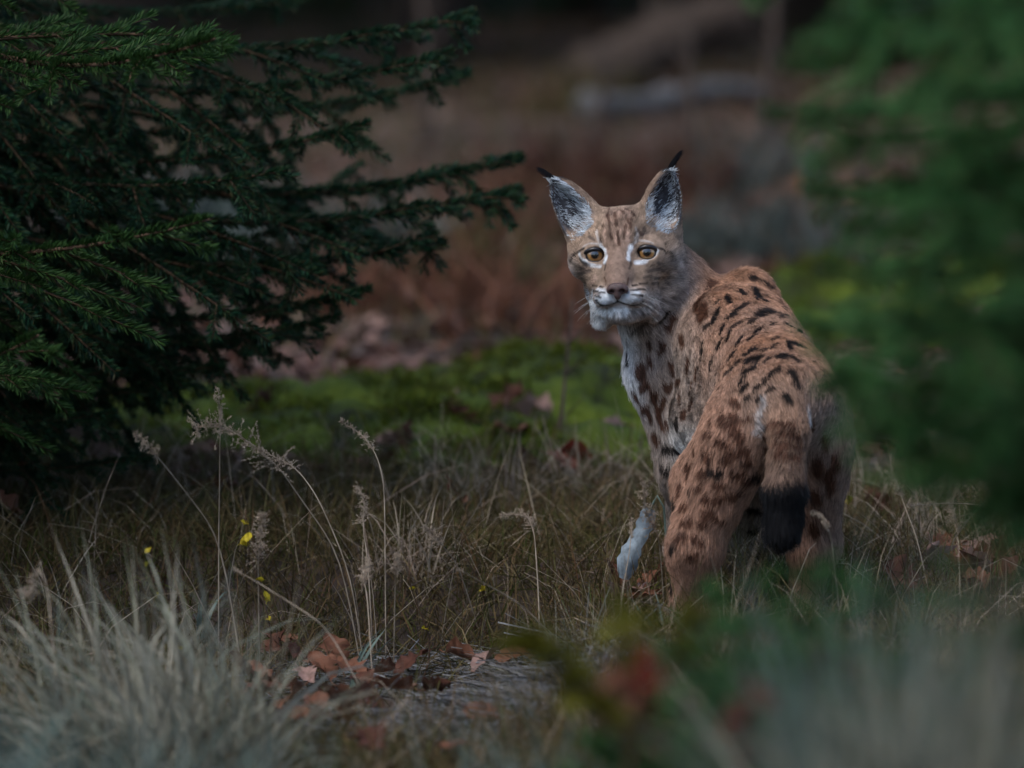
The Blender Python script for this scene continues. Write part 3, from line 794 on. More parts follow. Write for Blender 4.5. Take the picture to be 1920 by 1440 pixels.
    b.inputs['Coat Weight'].default_value = 1.0; b.inputs['Coat Roughness'].default_value = .02; b.inputs['Coat IOR'].default_value = 1.75
    lidm, _, lb = new_mat('eyelid_skin'); lb.inputs['Base Color'].default_value = (.012, .009, .01, 1); lb.inputs['Roughness'].default_value = .35
    for e_c in EYES:
        g_ = norm(np.array([0, 0, CAM_H]) - e_c)
        sx = norm(HR[:, 0] - g_ * (HR[:, 0] @ g_)); sz = norm(HR[:, 2] - g_ * (HR[:, 2] @ g_))
        th = np.linspace(0, PI, 25); ph = np.arange(32) * 2 * PI / 32; R = .0203
        VV = np.stack([np.sin(th)[:, None] * np.cos(ph)[None] * R, np.sin(th)[:, None] * np.sin(ph)[None] * R, np.cos(th)[:, None] * R * np.ones((1, 32))], -1)
        VV[..., 2] += .0012 * np.clip(np.cos(th)[:, None] * 4 - 3, 0, 1)
        VV = VV.reshape(-1, 3)
        i = np.arange(24)[:, None] * 32; j = np.arange(32)[None]; j2 = (j + 1) % 32
        QQ = np.stack([i + j, i + 32 + j, i + 32 + j2, i + j2], -1).reshape(-1, 4)
        eo = obj('eye', mesh_np('lynx_eye', VV, QQ, em, True), root)
        up = np.cross(g_, sx)
        mw = Matrix([[sx[0], up[0], g_[0], e_c[0] - base[0]], [sx[1], up[1], g_[1], e_c[1] - base[1]], [sx[2], up[2], g_[2], e_c[2] - base[2]], [0, 0, 0, 1]])
        eo.matrix_local = mw
        # dark lid rim: an almond ring resting on the eyeball, drawn out to the nose side
        a = np.linspace(0, 2 * PI, 41)[:-1]
        ins = -1 if (e_c - HC) @ HR[:, 0] > 0 else 1
        X = np.cos(a) * .0186 + ins * .0035 * np.maximum(np.cos(a) * ins, 0) ** 3
        Z = np.sin(a) * np.where(np.sin(a) > 0, .0098, .0136) - .0035 * np.maximum(np.cos(a) * ins, 0) ** 3
        rr = np.sqrt(np.maximum(.0214 ** 2 - X ** 2 - Z ** 2, 1e-7))
        ring = e_c + X[:, None] * sx + Z[:, None] * sz + rr[:, None] * g_
        g2 = Geo(); ring = np.concatenate([ring, ring[:2]])
        g2.tube(ring - base, np.concatenate([.0027 + .0014 * np.maximum(np.sin(a), 0), [.0027, .0027]]), 8)
        obj('eyelid_rim', g2.mesh('lynx_eyelid', lidm, True), root)
    # ---- nose pad
    import openvdb
    vx = .0008
    lo = np.array([-.024, -.022, -.026]); nn_ = np.array([60, 56, 60])
    g = np.stack(np.meshgrid(*[lo[i] + vx * np.arange(nn_[i]) for i in range(3)], indexing='ij'), -1).reshape(-1, 3)
    def se(c_, r_):
        q = g - np.array(c_); r_ = np.array(r_); k0 = np.linalg.norm(q / r_, axis=1); k1 = np.linalg.norm(q / r_ ** 2, axis=1)
        return k0 * (k0 - 1) / np.maximum(k1, 1e-6)
    def smin(a_, b_, k_):
        hh = np.maximum(k_ - np.abs(a_ - b_), 0) / k_
        return np.minimum(a_, b_) - hh * hh * k_ * .25
    d = smin(se((0, 0, .003), (.0145, .010, .0085)), se((0, .001, -.006), (.006, .008, .012)), .006)
    for sg in (-1, 1):
        d = smin(d, se((sg * .0105, -.001, -.0015), (.0065, .008, .0065)), .004)
    for sg in (-1, 1):
        e1 = se((sg * .0078, .0075, -.0035), (.0042, .008, .0034)); hh = np.maximum(.002 - np.abs(d + e1), 0) / .002
        d = np.maximum(d, -e1) + hh * hh * .002 * .25
    G = openvdb.FloatGrid(.01); G.copyFromArray(np.clip(d, -.01, .01).reshape(nn_).astype(np.float32), tolerance=1e-6)
    pts, quads = G.convertToQuads(isovalue=0.0)
    pts = np.asarray(pts, float) * vx + lo
    nm = noise_mat('nose_pad', [(.3, (.045, .026, .025)), (.7, (.095, .055, .05))], scale=200, rough=.42, bump=.25, bscale=900)
    nm.node_tree.nodes['Principled BSDF'].inputs['Specular IOR Level'].default_value = .5
    W3 = np.array([hw(np.array([0, .107, -.0465]) + q * np.array([1.16, 1.0, 1.04])) for q in pts])
    obj('nose', mesh_np('lynx_nose', W3 - base, np.asarray(quads), nm, True), root)
    return root
# ================================================================ VEGETATION
def blades(rng, n, x, y, z, h, w, lean=.5, bend=.6, az=None, segs=3, lift=None):
    """n tapering grass blades rooted at (x,y,z); returns V, T. az: preferred lean direction or None"""
    a = rng.uniform(0, 2 * PI, n) if az is None else az + rng.normal(size=n) * .7
    ln = np.abs(rng.normal(size=n)) * lean
    d = np.stack([np.cos(a) * np.sin(ln), np.sin(a) * np.sin(ln), np.cos(ln)], 1)
    side = np.stack([-np.sin(a), np.cos(a), np.zeros(n)], 1)
    # blades turn a random amount about their own axis
    tw = rng.uniform(0, PI, n)[:, None]
    side = norm(side * np.cos(tw) + np.cross(d, side) * np.sin(tw))
    out = np.stack([np.cos(a), np.sin(a), np.zeros(n)], 1)
    b = np.abs(rng.normal(size=n)) * bend
    root = np.stack([x, y, z], 1)
    P_, Vs = [], []
    for k in range(segs + 1):
        s = k / segs
        c = root + d * (h * s)[:, None] + (out * .8 + np.array([0, 0, -.55]) * s) * (h * b * s * s)[:, None]
        ww = (w * (1 - .15 * s - .8 * s ** 3))[:, None]
        Vs.append((c - side * ww / 2, c + side * ww / 2) if k < segs else (c,))
    V = np.concatenate([q for pr in Vs for q in pr])
    T = []
    idx = np.arange(n)
    off = 0; offs = []
    for pr in Vs:
        offs.append([off + i * n for i in range(len(pr))]); off += n * len(pr)
    Q = []
    for k in range(segs - 1):
        (a0, a1), (b0, b1) = offs[k], offs[k + 1]
        Q.append(np.stack([a0 + idx, a1 + idx, b1 + idx, b0 + idx], 1))
    (a0, a1), (t0,) = offs[segs - 1], offs[segs]
    T.append(np.stack([a0 + idx, a1 + idx, t0 + idx], 1))
    return V, np.concatenate(T), np.concatenate(Q) if Q else np.zeros((0, 4), int)

def needles(rng, A, D, Ln, per_m, nl=.016, nw=.0016):
    """one-triangle needles set round twigs (start A, unit direction D, length Ln)"""
    cnt = np.maximum((Ln * per_m).astype(int), 3)
    i = np.repeat(np.arange(len(A)), cnt); n = len(i)
    t = rng.random(n)
    d = D[i]; ref = np.where(np.abs(d[:, 2:3]) > .9, np.array([[1., 0, 0]]), np.array([[0., 0, 1]]))
    u = norm(np.cross(d, ref)); v = np.cross(u, d)
    ph = rng.uniform(0, 2 * PI, n); ph = np.where(rng.random(n) < .35, rng.uniform(.15 * PI, .85 * PI, n), ph)   # more on the upper side
    rad = u * np.cos(ph)[:, None] + v * np.sin(ph)[:, None]
    fw = rng.uniform(.85, 1.6, n)[:, None]
    nd = norm(rad + d * fw)
    L = nl * rng.uniform(.7, 1.1, n) * (1 - .35 * smooth(.85, 1.0, t))
    p = A[i] + d * (t * Ln[i])[:, None]
    s = norm(np.cross(nd, rng.normal(size=(n, 3)))) * (nw / 2)
    mid = p + nd * (L * .55)[:, None]; tip = p + nd * L[:, None]
    V = np.stack([p, mid - s, mid + s, tip], 1).reshape(-1, 3)
    b = np.arange(n)[:, None] * 4
    T = np.concatenate([b + np.array([[0, 1, 2]]), b + np.array([[1, 3, 2]])])
    return V, T

def spruce_branch(seed, L=1.3, per_m=1000, nl=.016, nw=.0017, lat=.036, sub=.032, flat=1.0, hang=.35):
    """a spruce limb along +X: returns (wood Geo, needle V, T)"""
    rng = np.random.default_rng(seed); W = Geo()
    s = np.linspace(0, L, 26)
    z = -.13 * np.sin(s / L * PI * .75) * L + .1 * L * (s / L) ** 3
    yv = .05 * L * np.sin(s / L * 3 + seed)
    ax = np.stack([s, yv, z], 1)
    W.tube(ax, .0085 * (1 - s / L) * (L / 1.3) + .0016, 6)
    tan = norm(np.gradient(ax, axis=0))
    A, D, LN = [], [], []
    for _ in range(2): A.append(ax[3:-1]); D.append(tan[3:-1]); LN.append(np.full(len(ax) - 4, L / 25))
    pos = .12 * L; sd = 1
    while pos < L * .985:
        f = pos / L * 25; i = min(int(f), 24); p = ax[i] + (ax[i + 1] - ax[i]) * (f - i); t = tan[i]
        ln = min(.34 * L, .5 * (L - pos) + .05) * rng.uniform(.6, 1.1)
        if pos < .3 * L: ln *= .75
        an = rng.uniform(.7, 1.05)
        d = norm(t * math.cos(an) + np.array([0, sd, 0]) * math.sin(an) * flat + np.array([0, 0, rng.uniform(-hang, .12)]))
        m = max(4, int(ln / .04)); u = np.linspace(0, 1, m + 1)
        pl = p + d * (u * ln)[:, None] + np.array([0, 0, -.10]) * ln * (u ** 2)[:, None] + t * (.12 * ln) * (u ** 2)[:, None]
        W.tube(pl, .0035 * (1 - u) * (ln / .3 + .3) + .0011, 3)
        seg = pl[1:] - pl[:-1]; sl = np.linalg.norm(seg, axis=1)
        A.append(pl[:-1]); D.append(seg / sl[:, None]); LN.append(sl)
        q = .18 * ln; s2 = 1
        while q < ln * .93:
            k = min(int(q / ln * m), m - 1); b = pl[k] + seg[k] * (q / ln * m - k); bt = seg[k] / sl[k]
            l2 = (.42 * (ln - q) + .025) * rng.uniform(.6, 1.15)
            sidev = norm(np.cross(np.array([0, 0, 1]), bt)) * s2
            a2 = rng.uniform(.6, 1.0)
            d2 = norm(bt * math.cos(a2) + sidev * math.sin(a2) + np.array([0, 0, rng.uniform(-hang * 1.6, .1)]))
            A.append(b[None]); D.append(d2[None]); LN.append(np.array([l2]))
            if l2 > .04: W.tube(np.stack([b, b + d2 * l2]), [.0014, .0009], 3)
            q += sub * rng.uniform(.7, 1.3); s2 = -s2
        pos += lat * rng.uniform(.7, 1.3); sd = -sd
    V, T = needles(rng, np.concatenate(A), np.concatenate(D), np.concatenate(LN), per_m, nl, nw)
    return W, V, T

BR_CACHE = {}
def branch_set(key, mats, n, **kw):
    if key not in BR_CACHE:
        r = []
        for i in range(n):
            W, V, T = spruce_branch(100 * len(BR_CACHE) + i + 3, **kw)
            r.append((W.mesh('branch_' + key, M['twig'], True), mesh_np('needles_' + key, V, T, M[mats[i % len(mats)]])))
        BR_CACHE[key] = r
    return BR_CACHE[key]

def place_branch(tree, org, var, frm, to, L0, rng, roll=None):
    """one limb of a tree from point frm to tip to"""
    frm = np.asarray(frm, float); to = np.asarray(to, float)
    x = to - frm; L = np.linalg.norm(x); x = x / L
    y = norm(np.cross(np.array([0, 0, 1.0]), x)); z = np.cross(x, y)
    r = rng.normal() * .25 if roll is None else roll
    y, z = y * math.cos(r) + z * math.sin(r), z * math.cos(r) - y * math.sin(r)
    s = L / L0
    m = Matrix([[x[0] * s, y[0] * s, z[0] * s, frm[0] - org[0]], [x[1] * s, y[1] * s, z[1] * s, frm[1] - org[1]], [x[2] * s, y[2] * s, z[2] * s, frm[2] - org[2]], [0, 0, 0, 1]])
    o = obj('branch', var[0], tree); o.matrix_local = m
    obj('needles', var[1], o)
    return o

def trunk(tree, h, r0, r1, k=10, seed=0):
    g = Geo(); s = np.linspace(0, 1, 14)
    rr = r0 + (r1 - r0) * s + r0 * .5 * np.exp(-s * h / .25)
    g.tube(np.stack([.02 * np.sin(s * 5 + seed), .02 * np.cos(s * 4 + seed), s * h - .08], 1), rr, k)
    return obj('trunk', g.mesh('trunk', M['bark'], True), tree)

# ---- the big spruce on the left, its lower limbs reaching across
def build_left_spruce():
    rng = np.random.default_rng(11)
    org = np.array([-1.8, 11.1, gz(-1.8, 11.1)])
    t = empty('spruce_tree', org)
    tag(t, 'large dark green spruce with low drooping limbs beside the pale grass tuft', 'spruce')
    trunk(t, 9.0, .17, .03, 14)
    bs = branch_set('left', ['needle', 'needle', 'needle', 'needle_light'], 6, L=1.4, per_m=1900, nl=.021, nw=.0022, lat=.075, sub=.058, hang=.8)
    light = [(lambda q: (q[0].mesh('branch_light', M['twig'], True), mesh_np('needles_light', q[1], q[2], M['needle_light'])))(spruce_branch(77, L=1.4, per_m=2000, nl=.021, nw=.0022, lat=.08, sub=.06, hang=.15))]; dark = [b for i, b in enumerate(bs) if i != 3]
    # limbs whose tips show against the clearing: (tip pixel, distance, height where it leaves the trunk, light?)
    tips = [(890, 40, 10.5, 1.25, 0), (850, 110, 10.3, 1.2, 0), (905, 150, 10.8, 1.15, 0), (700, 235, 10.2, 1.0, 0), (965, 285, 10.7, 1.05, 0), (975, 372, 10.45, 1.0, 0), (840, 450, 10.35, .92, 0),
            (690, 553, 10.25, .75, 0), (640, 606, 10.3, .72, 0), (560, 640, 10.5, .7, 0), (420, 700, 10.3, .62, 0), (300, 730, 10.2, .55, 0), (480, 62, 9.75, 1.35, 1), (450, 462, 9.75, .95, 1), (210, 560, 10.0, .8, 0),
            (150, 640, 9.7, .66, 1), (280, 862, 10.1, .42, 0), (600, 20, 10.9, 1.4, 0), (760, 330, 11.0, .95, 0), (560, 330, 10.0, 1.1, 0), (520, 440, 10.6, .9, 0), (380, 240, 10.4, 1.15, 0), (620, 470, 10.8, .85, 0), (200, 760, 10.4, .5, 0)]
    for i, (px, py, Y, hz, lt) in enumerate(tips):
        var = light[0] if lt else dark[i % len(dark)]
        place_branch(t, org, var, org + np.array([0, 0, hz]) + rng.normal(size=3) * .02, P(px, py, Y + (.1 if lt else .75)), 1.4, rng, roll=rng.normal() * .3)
    # the rest of the whorls, all the way round and up
    for i in range(70):
        hz = .35 + 5.2 * (i / 70) ** 1.25; az = i * 2.399 + rng.normal() * .2
        L = 1.7 * (1 - hz / 9) * rng.uniform(.8, 1.1)
        d = np.array([math.cos(az), math.sin(az), rng.uniform(-.35, -.05)])
        if hz < 1.6 and d[0] > .15 and abs(math.atan2(d[1], d[0])) < 1.1:
            L *= .72                                            # the visible side is set above
        place_branch(t, org, dark[i % len(dark)], org + np.array([0, 0, hz]), org + np.array([0, 0, hz]) + d * L, 1.4, rng)

# ---- the near spruce on the right
def build_right_spruce():
    rng = np.random.default_rng(23)
    org = np.array([1.12, 7.0, gz(1.12, 7.0)])
    t = empty('spruce_tree', org)
    tag(t, 'fresh green young spruce standing in front of the lynx, covering part of its rump', 'spruce')
    trunk(t, 2.6, .06, .01, 10)
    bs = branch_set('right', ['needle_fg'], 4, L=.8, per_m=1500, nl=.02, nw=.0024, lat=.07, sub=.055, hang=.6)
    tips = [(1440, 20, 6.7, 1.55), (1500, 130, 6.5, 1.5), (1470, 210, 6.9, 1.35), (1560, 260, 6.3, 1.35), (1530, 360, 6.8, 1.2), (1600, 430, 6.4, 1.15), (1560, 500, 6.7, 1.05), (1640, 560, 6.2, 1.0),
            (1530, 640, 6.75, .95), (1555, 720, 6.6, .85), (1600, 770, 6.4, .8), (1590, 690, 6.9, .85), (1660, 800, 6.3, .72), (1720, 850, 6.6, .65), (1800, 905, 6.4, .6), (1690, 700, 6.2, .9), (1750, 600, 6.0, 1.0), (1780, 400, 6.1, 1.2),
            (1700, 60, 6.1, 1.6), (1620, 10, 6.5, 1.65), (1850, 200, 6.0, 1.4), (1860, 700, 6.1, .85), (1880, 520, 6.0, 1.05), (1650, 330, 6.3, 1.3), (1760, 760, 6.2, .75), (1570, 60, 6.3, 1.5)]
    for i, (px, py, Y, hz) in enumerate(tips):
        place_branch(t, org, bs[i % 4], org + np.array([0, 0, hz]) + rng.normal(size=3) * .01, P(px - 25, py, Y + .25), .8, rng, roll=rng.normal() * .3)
    for i in range(24):
        hz = .45 + 2.0 * (i / 24); az = i * 2.399; L = .78 * (1 - .75 * (hz / 2.6)) * rng.uniform(.8, 1.1)
        if math.cos(az) < -.2 and hz < 1.7: L *= .75
        d = np.array([math.cos(az), math.sin(az), rng.uniform(-.2, .15)])
        place_branch(t, org, bs[i % 4], org + np.array([0, 0, hz]), org + np.array([0, 0, hz]) + d * L, .8, rng)

def small_spruce(x, y, h, spread, label, seed, key='seedling', n=26, group=None, mat=None):
    rng = np.random.default_rng(seed); org = np.array([x, y, gz(x, y)])
    t = empty('young_spruce', org); tag(t, label, 'spruce', group)
    trunk(t, h, .012 + h * .008, .003, 7, seed)
    bs = branch_set(key, mat or ['needle_fg'], 4, L=.2, per_m=2600, nl=.019, nw=.0026, lat=.03, sub=.03)
    for i in range(n):
        f = (i + .5) / n; hz = h * (.08 + .9 * f); az = i * 2.399 + rng.normal() * .2
        L = spread * (1 - .85 * f) * rng.uniform(.75, 1.1) + .03
        d = np.array([math.cos(az), math.sin(az), rng.uniform(.0, .45)])
        place_branch(t, org, bs[i % 4], org + np.array([0, 0, hz]), org + np.array([0, 0, hz]) + d * L, .2, rng)
    return t

# ---- dark forest beyond the clearing: trunk and crown of their own, shared meshes
def crown_mesh(seed, H, R, low):
    rng = np.random.default_rng(seed); Vs, Ts, n0 = [], [], 0
    for i in range(150):
        f = i / 150; hz = low + (H - low) * f ** 1.15; az = i * 2.399; L = R * (1 - f) * rng.uniform(.8, 1.1) + .15
        m = 12; u = np.linspace(.12, 1, m)[:, None]
        ax = np.array([math.cos(az), math.sin(az), 0]) * L * u + np.array([0, 0, 1]) * (hz - .35 * L * u ** 1.4 + .12 * L * u ** 4)
        A = np.repeat(ax, 5, 0); k = len(A)
        sd = np.array([-math.sin(az), math.cos(az), 0])
        D = norm(np.array([math.cos(az), math.sin(az), 0])[None] * .6 + sd[None] * rng.uniform(-1, 1, (k, 1)) + np.array([0, 0, 1])[None] * rng.uniform(-.75, .05, (k, 1)))
        LN = (.32 * L * (1.1 - np.repeat(u[:, 0], 5)) + .12) * rng.uniform(.6, 1.1, k)
        V, T = needles(rng, A, D, LN, 34, nl=.07, nw=.022)
        Vs.append(V); Ts.append(T + n0); n0 += len(V)
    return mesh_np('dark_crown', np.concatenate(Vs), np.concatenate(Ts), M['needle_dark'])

def build_forest():
    rng = np.random.default_rng(31)
    cm = [crown_mesh(1, 11, 2.6, 1.3), crown_mesh(2, 9, 2.3, .5), crown_mesh(3, 12, 2.8, 2.2)]
    spots = [(-3.0, 33, 1), (-1.2, 37, 1), (-5.6, 29, 0), (.35, 36, 1), (2.4, 40, 0), (4.6, 33, 1), (6.8, 29, 2), (-8.4, 35, 2), (-6.8, 22, 0), (7.4, 21, 0), (-2.6, 44, 2), (1.2, 46, 2), (4.2, 47, 2), (-5.4, 45, 2), (9.6, 40, 1), (-10.5, 25, 1), (10.2, 28, 0), (-4.2, 25.5, 2), (3.4, 28, 2), (-.4, 30, 2), (1.7, 33.5, 2), (-1.9, 29.5, 2), (4.9, 25, 1), (6.2, 36, 0), (8.6, 33, 1)]
    for i, (x, y, v) in enumerate(spots):
        z = gz(x, y); t = empty('forest_spruce', (x, y, z), i * 1.7)
        lab = ['tall dark spruce at the forest edge beyond the clearing', 'dark spruce feathered to the ground behind the clearing', 'dark spruce with a bare lower trunk behind the clearing'][v]
        tag(t, lab, 'spruce', ['tall edge spruces', 'feathered background spruces', 'bare trunked background spruces'][v])
        trunk(t, [10.5, 8.5, 11.5][v], .17, .02, 10, i)
        obj('crown', cm[v], t)
    for i in range(11):                                     # unseen spruces added behind the camera to shape eye reflections and horizon light
        q = PI * (1.0 + (i + .5) / 11); x, y = 15 * math.cos(q) + rng.normal() * .8, -1 + 12 * math.sin(q) + rng.normal() * .8
        t = empty('forest_spruce', (x, y, gz(x, y) - .05), i * 1.3)
        tag(t, 'dark unseen spruce added behind the camera to shape the light on the lynx', 'spruce', 'added spruces facing the lynx')
        trunk(t, 8.5, .17, .02, 10, i); obj('crown', cm[1], t)

# ---- fallen logs
def fallen_log(a, b, r, label, seed, mat='log', stubs=4):
    rng = np.random.default_rng(seed); a = np.asarray(a, float); b = np.asarray(b, float)
    o = a.copy(); t = empty('fallen_log', o); tag(t, label, 'log')
    s = np.linspace(0, 1, 22)
    pts = a + (b - a) * s[:, None] - o; pts[:, 2] += .02 * np.sin(s * 7 + seed)
    g = Geo(); g.tube(pts, r * (1 - .3 * s) * (1 + .07 * rng.normal(size=22)), 12)
    obj('stem', g.mesh('log_stem', M[mat], True), t)
    for i in range(stubs):
        k = rng.uniform(.15, .9); p = a + (b - a) * k - o
        d = norm(np.cross(b - a, rng.normal(size=3))); d[2] = abs(d[2])
        g = Geo(); L = rng.uniform(.12, .35); u = np.linspace(0, 1, 5)[:, None]
        g.tube(p + d * (r * .6 + L * u) + np.array([0, 0, .05]) * u ** 2, [.02, .017, .014, .011, .007], 6)
        obj('branch_stub', g.mesh('branch_stub', M[mat], True), t)

# ---- leaves
def leaf_mesh(kind, seed, L=.08, mat='leaf_brown'):
    rng = np.random.default_rng(seed)
    n = 13; u = np.linspace(0, 1, n)
    if kind == 'oak':
        w = .30 * np.sin(PI * u ** .8) ** .8 * (1 + .32 * np.sin(u * PI * 7.5)) + .02
    else:
        w = .31 * np.sin(PI * u ** .85) ** .9 * (1 + .05 * np.sin(u * 40)) + .005
    w[0] = .012; w[-1] = .006
    cu, fo, tw = rng.uniform(-1.8, 1.8), rng.uniform(.15, .9), rng.uniform(-.8, .8)
    rows = []
    for k in range(n):
        s = u[k]; row = []
        for v in (-1, -.5, 0, .5, 1):
            x = s - .5; y = v * w[k]; y = y * (1 + .16 * rng.normal() * (abs(v) > .9)); z = abs(v) * w[k] * fo + cu * .25 * (x * x) + .04 * rng.normal() * (abs(v) > .4)
            a = tw * (s - .5) * 1.5; y, z = y * math.cos(a) - z * math.sin(a), y * math.sin(a) + z * math.cos(a)
            row.append((x * L, y * L, z * L))
        rows.append(row)
    V = np.array(rows).reshape(-1, 3)
    Q = [(k * 5 + j, k * 5 + j + 1, k * 5 + j + 6, k * 5 + j + 5) for k in range(n - 1) for j in range(4)]
    g = Geo(); g.add(V, None, np.array(Q))
    st = np.stack([np.linspace(-.5, -.78, 4) * L, np.zeros(4), np.array([V[2, 2] / L, V[2, 2] / L - .01, V[2, 2] / L + .01, V[2, 2] / L + .04]) * L], 1)
    g.tube(st, .0009, 4)
    return g.mesh('leaf_' + kind, M[mat], True)

LEAVES = {}
def leaf(mat, i):
    if mat not in LEAVES:
        LEAVES[mat] = [leaf_mesh('oak' if k % 3 == 0 else 'beech', k + 7 * len(LEAVES), .08, mat) for k in range(4)]
    return LEAVES[mat][i % 4]

def build_leaves():
    rng = np.random.default_rng(41); k = 0
    def put(px, py, mat, sc, label, group, Y=None, lift=.012, tilt=.45):
        nonlocal k
        # march down the view line until it meets the ground
        if Y is None:
            ys = np.linspace(7.5, 40, 1300); pts = np.array([P(px, py, q) for q in ys])
            below = np.nonzero(pts[:, 2] < ground_z(pts[:, 0], pts[:, 1]) + lift)[0]
            if not len(below): return
            p = pts[below[0]]
        else:
            p = P(px, py, Y)
        o = obj('fallen_leaf', leaf(mat, k), None, p, (rng.normal() * tilt, rng.normal() * tilt, rng.uniform(0, 6.28)), sc)
        tag(o, label, 'leaf', group); k += 1
    for px, py, m, s in [(520, 1290, 'leaf_brown', 1.1), (480, 1270, 'leaf_brown', .9), (600, 1250, 'leaf_brown', 1.0), (630, 1310, 'leaf_brown', 1.1), (735, 1290, 'leaf_brown', 1.1), (690, 1310, 'leaf_dark', 1.0), (680, 1280, 'leaf_dark', .9), (900, 1337, 'leaf_brown', .9), (575, 1265, 'leaf_pale', .7), (640, 1335, 'leaf_brown', .8), (590, 1320, 'leaf_brown', .9), (470, 1330, 'leaf_dark', 1.0), (510, 1215, 'leaf_dark', 1.0), (860, 1230, 'leaf_brown', 1.0), (910, 1240, 'leaf_pale', .8), (530, 1200, 'leaf_brown', .9), (700, 1390, 'leaf_dark', .9), (140, 1330, 'leaf_brown', 1.0), (110, 1300, 'leaf_dark', 1.0), (560, 1340, 'leaf_brown', .8), (660, 1255, 'leaf_brown', .9), (770, 1240, 'leaf_dark', .9), (545, 1310, 'leaf_brown', 1.0), (605, 1345, 'leaf_dark', .9), (490, 1300, 'leaf_dark', 1.0), (720, 1260, 'leaf_brown', .9), (820, 1290, 'leaf_dark', .8), (960, 1230, 'leaf_brown', .9), (450, 1250, 'leaf_brown', .9), (565, 1230, 'leaf_dark', 1.0), (625, 1220, 'leaf_brown', .9), (850, 1400, 'leaf_brown', .8)]:
        put(px, py, m, s, 'curled brown leaf lying among the dry grey grass', 'leaves on the dry grass', lift=.075, tilt=.45)
    for px, py, m, s in [(1180, 1110, 'leaf_pale', 1.2), (1230, 1090, 'leaf_brown', 1.1), (1150, 1085, 'leaf_dark', 1.0), (1200, 1120, 'leaf_brown', 1.1)]:
        put(px, py, m, s, 'brown leaf lying beside the hind paw of the lynx', 'leaves at the hind paw', lift=.05)
    for px, py in [(1780, 1030), (1830, 1060), (1860, 1045), (1800, 1075), (1760, 1060), (1880, 1080), (1690, 1080), (1840, 1030), (1640, 950), (1820, 1095)]:
        put(px, py, ['leaf_brown', 'leaf_pale', 'leaf_dark'][k % 3], 1.2, 'brown leaf in the heap lying to the right of the lynx', 'leaf heap by the lynx', lift=.04, tilt=.7)
    for px, py, m, s in [(735, 830, 'leaf_pale', 1.3), (765, 830, 'leaf_dark', 1.2), (950, 770, 'leaf_dark', 1.7), (985, 775, 'leaf_pale', 1.5), (1010, 770, 'leaf_pale', 1.3), (925, 690, 'leaf_dark', 1.5), (915, 700, 'leaf_pale', 1.2), (870, 770, 'leaf_dark', 1.2), (120, 820, 'leaf_pale', 2.4), (165, 830, 'leaf_pale', 2.0), (95, 795, 'leaf_pale', 1.7), (700, 720, 'leaf_pale', 1.3), (960, 810, 'leaf_brown', 1.3), (500, 770, 'leaf_dark', 1.6), (380, 735, 'leaf_pale', 1.5), (1150, 810, 'leaf_pale', 1.2), (1070, 850, 'leaf_red', 1.1), (1055, 865, 'leaf_red', .9), (640, 720, 'leaf_pale', 1.4), (870, 745, 'leaf_pale', 1.2), (240, 870, 'leaf_pale', 1.4), (450, 870, 'leaf_pale', 1.1), (400, 915, 'leaf_brown', 1.2), (60, 900, 'leaf_brown', 1.4), (20, 960, 'leaf_brown', 1.4)]:
        put(px, py, m, s, 'wilted leaf resting on the bright green moss' if m != 'leaf_red' else 'deep red leaf caught upright in grass before the moss', 'leaves on the moss' if m != 'leaf_red' else 'red leaves by the moss', lift=.06, tilt=.6)
    for i in range(150):
        px, py = rng.uniform(380, 1900), rng.uniform(300, 690)
        put(px, py, ['leaf_brown', 'leaf_pale', 'leaf_dark', 'leaf_brown'][i % 4], rng.uniform(.9, 1.5), 'dead leaf of the brown litter beyond the moss', 'leaf litter beyond the moss', lift=.03, tilt=.5)

